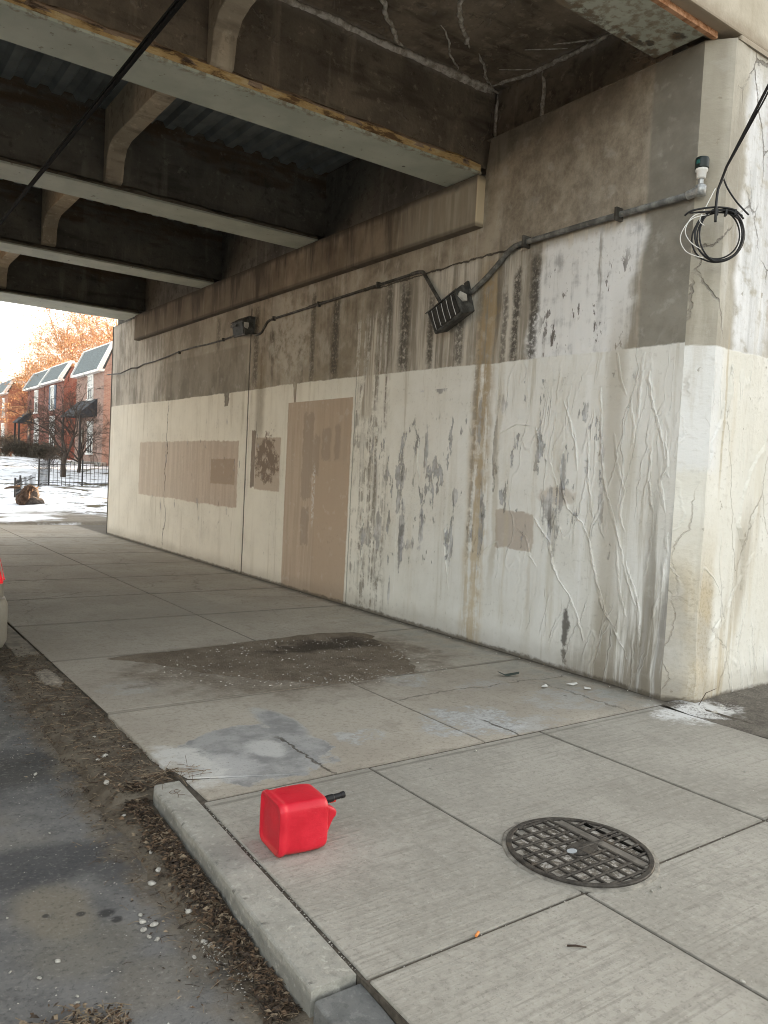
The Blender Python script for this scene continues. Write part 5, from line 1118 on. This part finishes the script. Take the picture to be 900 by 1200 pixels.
def slate():
    n = NB('grey slate'); t = n.noise(n.vec(n.y * 3, n.z * 14, 0), scale=1.2, detail=4); m = n.noise(scale=1.2, detail=4)
    c = n.mix(n.ss(t, .4, .6), (0.12, .142, .148), (0.18, .21, .215)); c = n.mix(n.ss(m, .55, .7) * .4, c, (0.19, .21, .22)); return n.out(c, .7, h=t, dist=.02)
M['slate'] = slate(); M['shutter'] = simple('blue grey shutter', (0.13, .17, .22), .7, .15); M['awning'] = simple('dark slate awning', (0.035, .04, .047), .7, .3, 6)
M['pane'] = simple('window pane', (0.09, .1, .115), .06, .3, 2, spec=.8); M['blind'] = simple('pale blind', (0.6, .6, .58), .8, .06); M['stoneb'] = simple('rough base stone', (0.3, .28, .25), .95, .4, 5, bump=.02); M['door'] = simple('brown door', (0.09, .05, .03), .6, .2)
def house(y0, y1, X0, zb, ze, zt, mat, label, wins, lows, doorY=None, awn=None, shut=True, deep=11.0, roofend=True):
    h = empty('row_house', (X0, (y0 + y1) / 2, zb), label, 'house', 'brick row houses beyond the bridge')
    o = Vector(h.location); b = lambda mb, x0, x1, ya, yb, za, zb_: mb.box(x0 - o.x, x1 - o.x, ya - o.y, yb - o.y, za - o.z, zb_ - o.z)
    mb = MB(); b(mb, X0, X0 + deep, y0 + .02, y1 - .02, zb - 1.0, ze); b(mb, X0 + .52, X0 + deep, y0 + .02, y1 - .02, ze, zt - .35)
    mb.prism([(X0 - o.x, ze - o.z - .01), (X0 + .54 - o.x, zt - .32 - o.z), (X0 + .54 - o.x, ze - o.z - .01)], y0 + .03 - o.y, y1 - .03 - o.y, 'y')
    wl = mb.build('wall', mat, h)
    mb = MB(); b(mb, X0 - .06, X0 + .3, y0 + .0, y1 - .0, zb - 1.0, zb + .5); mb.build('plinth', M['stoneb'], h, bevel=.03)
    mb = MB(); mb.prism([(X0 - .32 - o.x, ze + .10 - o.z), (X0 - .27 - o.x, ze + .20 - o.z), (X0 + .42 - o.x, zt - o.z), (X0 + .56 - o.x, zt - o.z), (X0 + .56 - o.x, zt - .12 - o.z), (X0 + .1 - o.x, ze + .1 - o.z)], y0 + .2 - o.y, y1 - .2 - o.y, 'y'); rf = mb.build('mansard', M['slate'], h)
    mb = MB()
    b(mb, X0 - .34, X0 + .02, y0 + .02, y1 - .02, ze - .08, ze + .07)
    for ya, yb in ((y0, y0 + .15), (y1 - .15, y1)):
        mb.prism([(X0 - .40 - o.x, ze - .08 - o.z), (X0 - .40 - o.x, ze + .12 - o.z), (X0 + .38 - o.x, zt + .08 - o.z), (X0 + .68 - o.x, zt + .08 - o.z), (X0 + .68 - o.x, zt - .12 - o.z), (X0 + .5 - o.x, zt - .12 - o.z), (X0 - .2 - o.x, ze - .08 - o.z)], ya - .01 - o.y, yb + .01 - o.y, 'y')
    b(mb, X0 + .45, X0 + .62, y0 + .2, y1 - .2, zt - .05, zt + .1)
    for ya in (y0 - .03, y1 - .22): b(mb, X0 + .69, X0 + deep, ya, ya + .25, zt - .42, zt - .08)
    mb.build('white_trim', M['white'], h)
    def window(yc, z0, z1, wd, sh):
        mb = MB(); x = X0 - .07
        b(mb, x, X0 + .02, yc - wd / 2, yc - wd / 2 + .1, z0, z1); b(mb, x, X0 + .02, yc + wd / 2 - .1, yc + wd / 2, z0, z1); b(mb, x - .02, X0 + .02, yc - wd / 2 - .04, yc + wd / 2 + .04, z1 - .1, z1 + .03); b(mb, x - .06, X0 + .02, yc - wd / 2 - .08, yc + wd / 2 + .08, z0 - .08, z0 + .05)
        b(mb, x + .01, X0 + .01, yc - wd / 2 + .1, yc + wd / 2 - .1, (z0 + z1) / 2 - .05, (z0 + z1) / 2 + .05); b(mb, x + .015, X0 + .01, yc - .03, yc + .03, z0 + .05, z1 - .1)
        f = mb.build('window', M['white'], h)
        mb = MB(); b(mb, X0 - .03, X0 + .005, yc - wd / 2 + .09, yc + wd / 2 - .09, z0 + .04, z1 - .09); mb.build('pane', M['pane'], f)
        mb = MB(); b(mb, X0 - .034, X0 - .028, yc - wd / 2 + .1, yc + wd / 2 - .1, z0 + (z1 - z0) * .56, z1 - .1); mb.build('blind', M['blind'], f)
        if sh:
            for s_ in (-1, 1):
                mb = MB(); ya = yc + s_ * (wd / 2 + .27); b(mb, X0 - .07, X0 - .005, ya - .23, ya + .23, z0, z1); mb.build('shutter', M['shutter'], h, bevel=.01)
    for (yc, z0, z1, wd) in wins: window(yc, z0, z1, wd, shut)
    for (yc, z0, z1, wd) in lows: window(yc, z0, z1, wd, False)
    if awn:
        ya, yb, za = awn; mb = MB(); mb.prism([(X0 - 1.1 - o.x, za - o.z), (X0 - 1.1 - o.x, za + .1 - o.z), (X0 - .0 - o.x, za + 1.1 - o.z), (X0 - o.x, za - o.z)], ya - o.y, yb - o.y, 'y'); mb.build('porch_roof', M['awning'], h)
        for yy in (ya + .1, yb - .2): mb = MB(); b(mb, X0 - 1.0, X0 - .88, yy, yy + .12, zb + .4, za); mb.build('porch_post', M['trim'], h)
        mb = MB(); b(mb, X0 - 1.1, X0, ya, yb, zb - .6, zb + .45); mb.build('porch_floor', M['stoneb'], h)
    if doorY:
        mb = MB(); b(mb, X0 - .05, X0 + .01, doorY - .48, doorY + .48, zb + .5, zb + 2.65); d = mb.build('door', M['door'], h, bevel=.01)
        mb = MB(); b(mb, X0 - .07, X0 - .05, doorY - .34, doorY + .34, zb + 1.6, zb + 2.5); mb.build('pane', M['pane'], d)
    return h
house(58.5, 64.3, 14, 1.36, 7.12, 8.45, M['brickred'], 'red brick house with blue shutters and a bare brick side wall', [(61.6, 5.15, 6.9, 1.05)], [(61.5, 2.35, 4.65, 1.35)], shut=True)
house(64.5, 70.3, 14, 1.36, 7.05, 8.4, M['brickred'], 'red brick house left of the one with the bare side wall', [(66.9, 5.1, 6.85, 1.05)], [(66.6, 2.3, 4.6, 1.4)], doorY=69.2, awn=(68.3, 70.2, 4.3), shut=False)
house(48.9, 55.2, 14, 1.0, 7.05, 8.75, M['brickpink'], 'weathered pink brick house under grey mansard, partly hidden by the underpass wall', [(51.7, 5.4, 6.95, 1.15)], [(51.5, 2.0, 4.0, 1.2)], doorY=53.5, awn=(50.2, 54.6, 4.3), shut=False)
house(78.5, 84.5, 14, 1.42, 7.3, 8.6, M['brickorange'], 'orange brick house farthest down the street at the left edge of view', [(80.4, 5.2, 6.9, 1.05)], [(80.4, 2.4, 4.6, 1.3)], doorY=83, shut=False)
house(84.7, 90.5, 14, 1.42, 7.3, 8.6, M['brickorange'], 'orange brick house behind the farthest corner house', [(86.6, 5.2, 6.9, 1.05)], [(86.6, 2.4, 4.6, 1.3)], doorY=89, shut=False)
house(38.4, 44.4, 14, .8, 6.9, 8.5, M['brickpink'], 'pink brick house hidden behind the underpass wall', [(41.5, 5.2, 6.8, 1.15)], [(41.3, 2.0, 4.0, 1.2)], doorY=43, shut=False)  # unseen, continues the row to keep low sun off the snow
house(32.0, 38.2, 14, .7, 6.8, 8.4, M['brickred'], 'unseen red brick house nearest the underpass, behind its wall', [(35.3, 5.1, 6.7, 1.15)], [(35.1, 1.9, 3.9, 1.2)], doorY=37, shut=False)  # also out of view, added to the row to shade the yards

# ------------------------------------------------------------------ bare trees, shrubs, fence, stump
M['bark'] = simple('bare bark', (0.13, .085, .055), .9, .35, 6, bump=.02); M['twigs'] = simple('dry orange brown twigs', (0.46, .28, .16), .9, .35, 4); M['leafdry'] = simple('clinging dry leaves', (0.55, .31, .15), .8, .4, 3)
M['shrubleaf'] = simple('dull withered leaves', (0.05, .042, .028), .8, .4, 5); M['shrubwood'] = simple('dark shrub wood', (0.06, .045, .035), .9, .35, 9)
def limb(mb, p, d, l, r, depth, rn, spread, tips, sides, lim, up=.12):
    n = 4 if depth < 2 else 3; pts = [Vector(p)]; rs = [r]; dd = Vector(d)
    for i in range(n):
        dd = (dd + Vector((rn.gauss(0, .13), rn.gauss(0, .13), rn.gauss(0, .1) + up * .25))).normalized(); pts.append(pts[-1] + dd * l / n); rs.append(r * (1 - .42 * (i + 1) / n))
    mb.tube(pts, rs, sides[min(depth, len(sides) - 1)], cap=False)
    if depth >= lim:
        tips.append((pts[-1], dd)); tips.append((pts[-2], dd)); return
    kids = rn.randint(2, 3) + (1 if depth in (0, 1) else 0)
    for j in range(kids):
        t = rn.uniform(.45, 1.0) if j else 1.0; i = min(n - 1, int(t * n)); q = pts[i].lerp(pts[i + 1], t * n - i if t < 1 else 1)
        ax = dd.orthogonal().normalized(); ax.rotate(Matrix.Rotation(rn.uniform(0, 6.28), 3, dd)); nd = dd.copy(); nd.rotate(Matrix.Rotation(rn.uniform(.35, 1) * spread, 3, ax))
        limb(mb, q, nd, l * rn.uniform(.62, .82), max(.006, r * rn.uniform(.45, .62)), depth + 1, rn, spread, tips, sides, lim, up)
def bare_tree(loc, hgt, seed, label, group, cat='tree', r0=.2, trunk=.28, lim=4, spread=.75, leaves=0, name='bare_tree', wood=None, twig=None, leafsize=.14, first=4, up=.12, leaf=None):
    rn = random.Random(seed); t = empty(name, loc, label, cat, group); mb = MB(); h0 = hgt * trunk
    pts = [Vector((0, 0, -.3)), Vector((rn.gauss(0, .05), rn.gauss(0, .05), h0 * .5)), Vector((rn.gauss(0, .12), rn.gauss(0, .12), h0))]
    mb.tube(pts, [r0 * 1.25, r0, r0 * .82], 9, cap=False); mb.build('trunk', wood or M['bark'], t, smooth=True)
    cm = MB(); tips = []
    for j in range(first):
        a = 6.28 * j / first + rn.uniform(-.4, .4); el = rn.uniform(.5, 1.25)
        limb(cm, pts[-1] - Vector((0, 0, rn.uniform(0, h0 * .25))), Vector((math.cos(a) * math.cos(el), math.sin(a) * math.cos(el), math.sin(el))), hgt * rn.uniform(.24, .32), r0 * rn.uniform(.42, .6), 0, rn, spread, tips, (6, 5, 4, 3, 3), lim, up)
    for (p, d) in tips:
        for q in range(3):
            e = p + (d + Vector((rn.gauss(0, .6), rn.gauss(0, .6), rn.gauss(0, .4)))) * hgt * .045
            cm.tube([p, p.lerp(e, .5) + Vector((rn.gauss(0, .03), rn.gauss(0, .03), .02)), e], [.012 * hgt / 12, .009 * hgt / 12, .006 * hgt / 12], 3, cap=False)
            for _ in range(leaves):
                c = p.lerp(e, rn.uniform(.2, 1.1)) + Vector((rn.gauss(0, .12), rn.gauss(0, .12), rn.gauss(0, .12))); u = Vector((rn.gauss(0, 1), rn.gauss(0, 1), rn.gauss(0, 1))).normalized(); v = u.orthogonal().normalized(); s_ = leafsize * rn.uniform(.5, 1.2)
                cm.face([c - u * s_, c - v * s_ * .5, c + u * s_, c + v * s_ * .5], 1)
    cm.build('crown', [twig or M['twigs'], leaf or M['leafdry']], t)
    return t
G_ = 'bare trees behind the houses'
for i, (x, y, h, sd_, lv, lab) in enumerate(((19.5, 76, 15.5, 3, 2, 'tall sunlit tree with rusty leaves left over the slate roofs'), (24.5, 74, 17.5, 8, 0, 'tall bare tree glowing orange beside the underpass wall'), (22.0, 82, 14.5, 5, 3, 'dense rusty tree between the two brick houses'),
        (27, 88, 17, 12, 1, 'tall sunlit tree farther back behind the pink house'), (13.5, 97, 9.5, 21, 0, 'thin small bare tree in the bright gap left of the red house'), (15.8, 101, 12.5, 22, 0, 'hazy orange bare tree beyond the street corner'), (21, 100, 14, 27, 0, 'pale bare tree showing over the chimney line'), (10.6, 104, 8, 33, 0, 'low bare tree at the far left of the sky gap'), (17.8, 73, 12.5, 44, 2, 'rusty bushy tree close behind the red house roof'), (20.6, 66, 14.5, 61, 1, 'slender sunlit tree rising between the red and pink houses'))):
    bare_tree((x, y, 1.2), h, sd_, lab, G_, r0=.2 + h * .006, leaves=lv + 1, lim=4, leafsize=.1)
bare_tree((9.0, 37.2, ground_z(9.0, 37.2)), 4.6, 41, 'dark bare shrub tree behind the iron fence', 'shrubs in the snowy yards', 'shrub', .11, .24, 4, .95, 0, 'bare_shrub', M['shrubwood'], M['shrubwood'], first=5, up=-.05)
bare_tree((10.6, 41.0, ground_z(10.6, 41)), 4.2, 43, 'spreading bare shrub before the pink brick porch', 'shrubs in the snowy yards', 'shrub', .08, .16, 4, 1.0, 0, 'bare_shrub', M['shrubwood'], M['shrubwood'], first=6, up=-.05)
for i, (x, y, h, sd_, lab) in enumerate(((12.2, 60.5, 1.5, 51, 'low dark hedge shrub under the windows of the red house'), (12.3, 63.4, 1.3, 52, 'low twiggy shrub below the left red house windows'), (12.6, 66.6, 1.7, 53, 'rounded dark shrub beside the far porch'), (13.0, 71.8, 2.7, 54, 'tall dark shrub left of the red houses'), (13.1, 74.2, 2.5, 57, 'dark bushy shrub before the orange brick house'), (12.4, 56.5, 1.4, 58, 'low shrub at the corner of the bare side wall'), (10.8, 48.0, 1.6, 59, 'twiggy shrub beside the porch steps'))):
    bare_tree((x, y, ground_z(x, y)), h, sd_, lab, 'shrubs in the snowy yards', 'shrub', .04, .12, 3, 1.0, 2, 'low_shrub', M['shrubwood'], M['shrubwood'], .06, 7, -.02, M['shrubleaf'])
M['wrought'] = simple('black wrought iron', (0.02, .02, .022), .5, .2, 20)
def fence(pts, hgt, label, gap=.16):
    f = empty('iron_fence', (pts[0][0], pts[0][1], 0), label, 'fence', 'iron fences in the yard'); o = Vector((pts[0][0], pts[0][1], 0))
    pk, rl_ = MB(), MB()
    for (a, b_) in zip(pts, pts[1:]):
        a, b_ = Vector((*a, 0)), Vector((*b_, 0)); n = max(1, int((b_ - a).length / gap))
        P = [a.lerp(b_, i / n) for i in range(n + 1)]
        for i, p in enumerate(P):
            z = ground_z(p.x, p.y); q = p - o
            if i % 14: pk.tube([(q.x, q.y, z), (q.x, q.y, z + hgt)], .011, 4)
            else:
                m = MB(); m.tube([(q.x, q.y, z - .1), (q.x, q.y, z + hgt + .1)], .03, 6); m.build('post', M['wrought'], f)
        for zz in (.12, hgt - .12): rl_.tube([((p - o).x, (p - o).y, ground_z(p.x, p.y) + zz) for p in P], .018, 4)
    pk.build('picket', M['wrought'], f); rl_.build('rail', M['wrought'], f); return f
fence([(6.55, 30.6), (7.3, 32.4), (8.6, 32.6), (11.5, 33.0)], .95, 'long iron fence standing in the snow before the houses')
fence([(4.9, 26.0), (5.35, 27.6), (6.3, 30.0)], .5, 'low iron railing climbing beside the brown stump', .2)
# stump with torn roots
bm = bmesh.new(); bmesh.ops.create_icosphere(bm, subdivisions=4, radius=1)
for v in bm.verts:
    c = v.co.copy(); a = math.atan2(c.y, c.x); f = 1 + .45 * fbm(c.x * 1.6, c.y * 1.6, c.z * 1.2 + 3) + .12 * fbm(c.x * 6, c.y * 6, c.z * 3)
    wide = 1 + 1.1 * max(0, -c.z) ** 1.5 * (.6 + .6 * math.sin(a * 3 + 1)); v.co = Vector((c.x * .17 * f * wide + .16 * max(0, c.z), c.y * .17 * f * wide, c.z * .33 * (1 + .25 * fbm(c.x * 4, c.y * 4, 8))))
me = bpy.data.meshes.new('stump'); bm.to_mesh(me); bm.free(); me.materials.append(simple('torn brown wood', (0.1, .062, .042), .95, .5, 9, bump=.04))
o = bpy.data.objects.new('tree_stump', me); col.objects.link(o); o.location = (4.75, 24.0, ground_z(4.75, 24.0) + .2); tag(o, 'torn brown stump sticking out of the patchy snow', 'stump')
mb = MB()
for pts in ([(0, 0, .4), (.2, -.05, .45), (.36, 0, .38)], [(-.1, 0, .42), (-.35, .05, .40), (-.5, 0, .36)], [(.05, 0, .38), (.3, .1, .36), (.42, .1, .45)]): mb.tube([Vector(p) for p in pts], [.05, .035, .015], 6)
rt = mb.build('root', M['bark'], o, smooth=True); rt.location = (0, 0, -.15)
def rock(name, loc, sc, seed, label):
    bm = bmesh.new(); bmesh.ops.create_icosphere(bm, subdivisions=3, radius=1)
    for v in bm.verts: c = v.co.copy(); f = 1 + .3 * fbm(c.x + seed, c.y, c.z) + .08 * fbm(c.x * 5, c.y * 5, c.z * 5 + seed); v.co = Vector((c.x * sc[0] * f, c.y * sc[1] * f, c.z * sc[2] * f))
    me = bpy.data.meshes.new(name); bm.to_mesh(me); bm.free(); me.materials.append(M['rock']); o = bpy.data.objects.new(name, me); col.objects.link(o); o.location = loc; tag(o, label, 'rock')
M['rock'] = simple('lichened brown rock', (0.095, .08, .07), .95, .4, 6, bump=.03)
rock('rock', (5.0, 24.0, ground_z(5.0, 24.0) + .05), (.3, .25, .16), 1, 'flat brown rock beside the torn stump')
rock('rock', (5.2, 24.9, ground_z(5.2, 24.9) + .2), (.16, .16, .2), 5, 'small upright brown rock behind the stump')
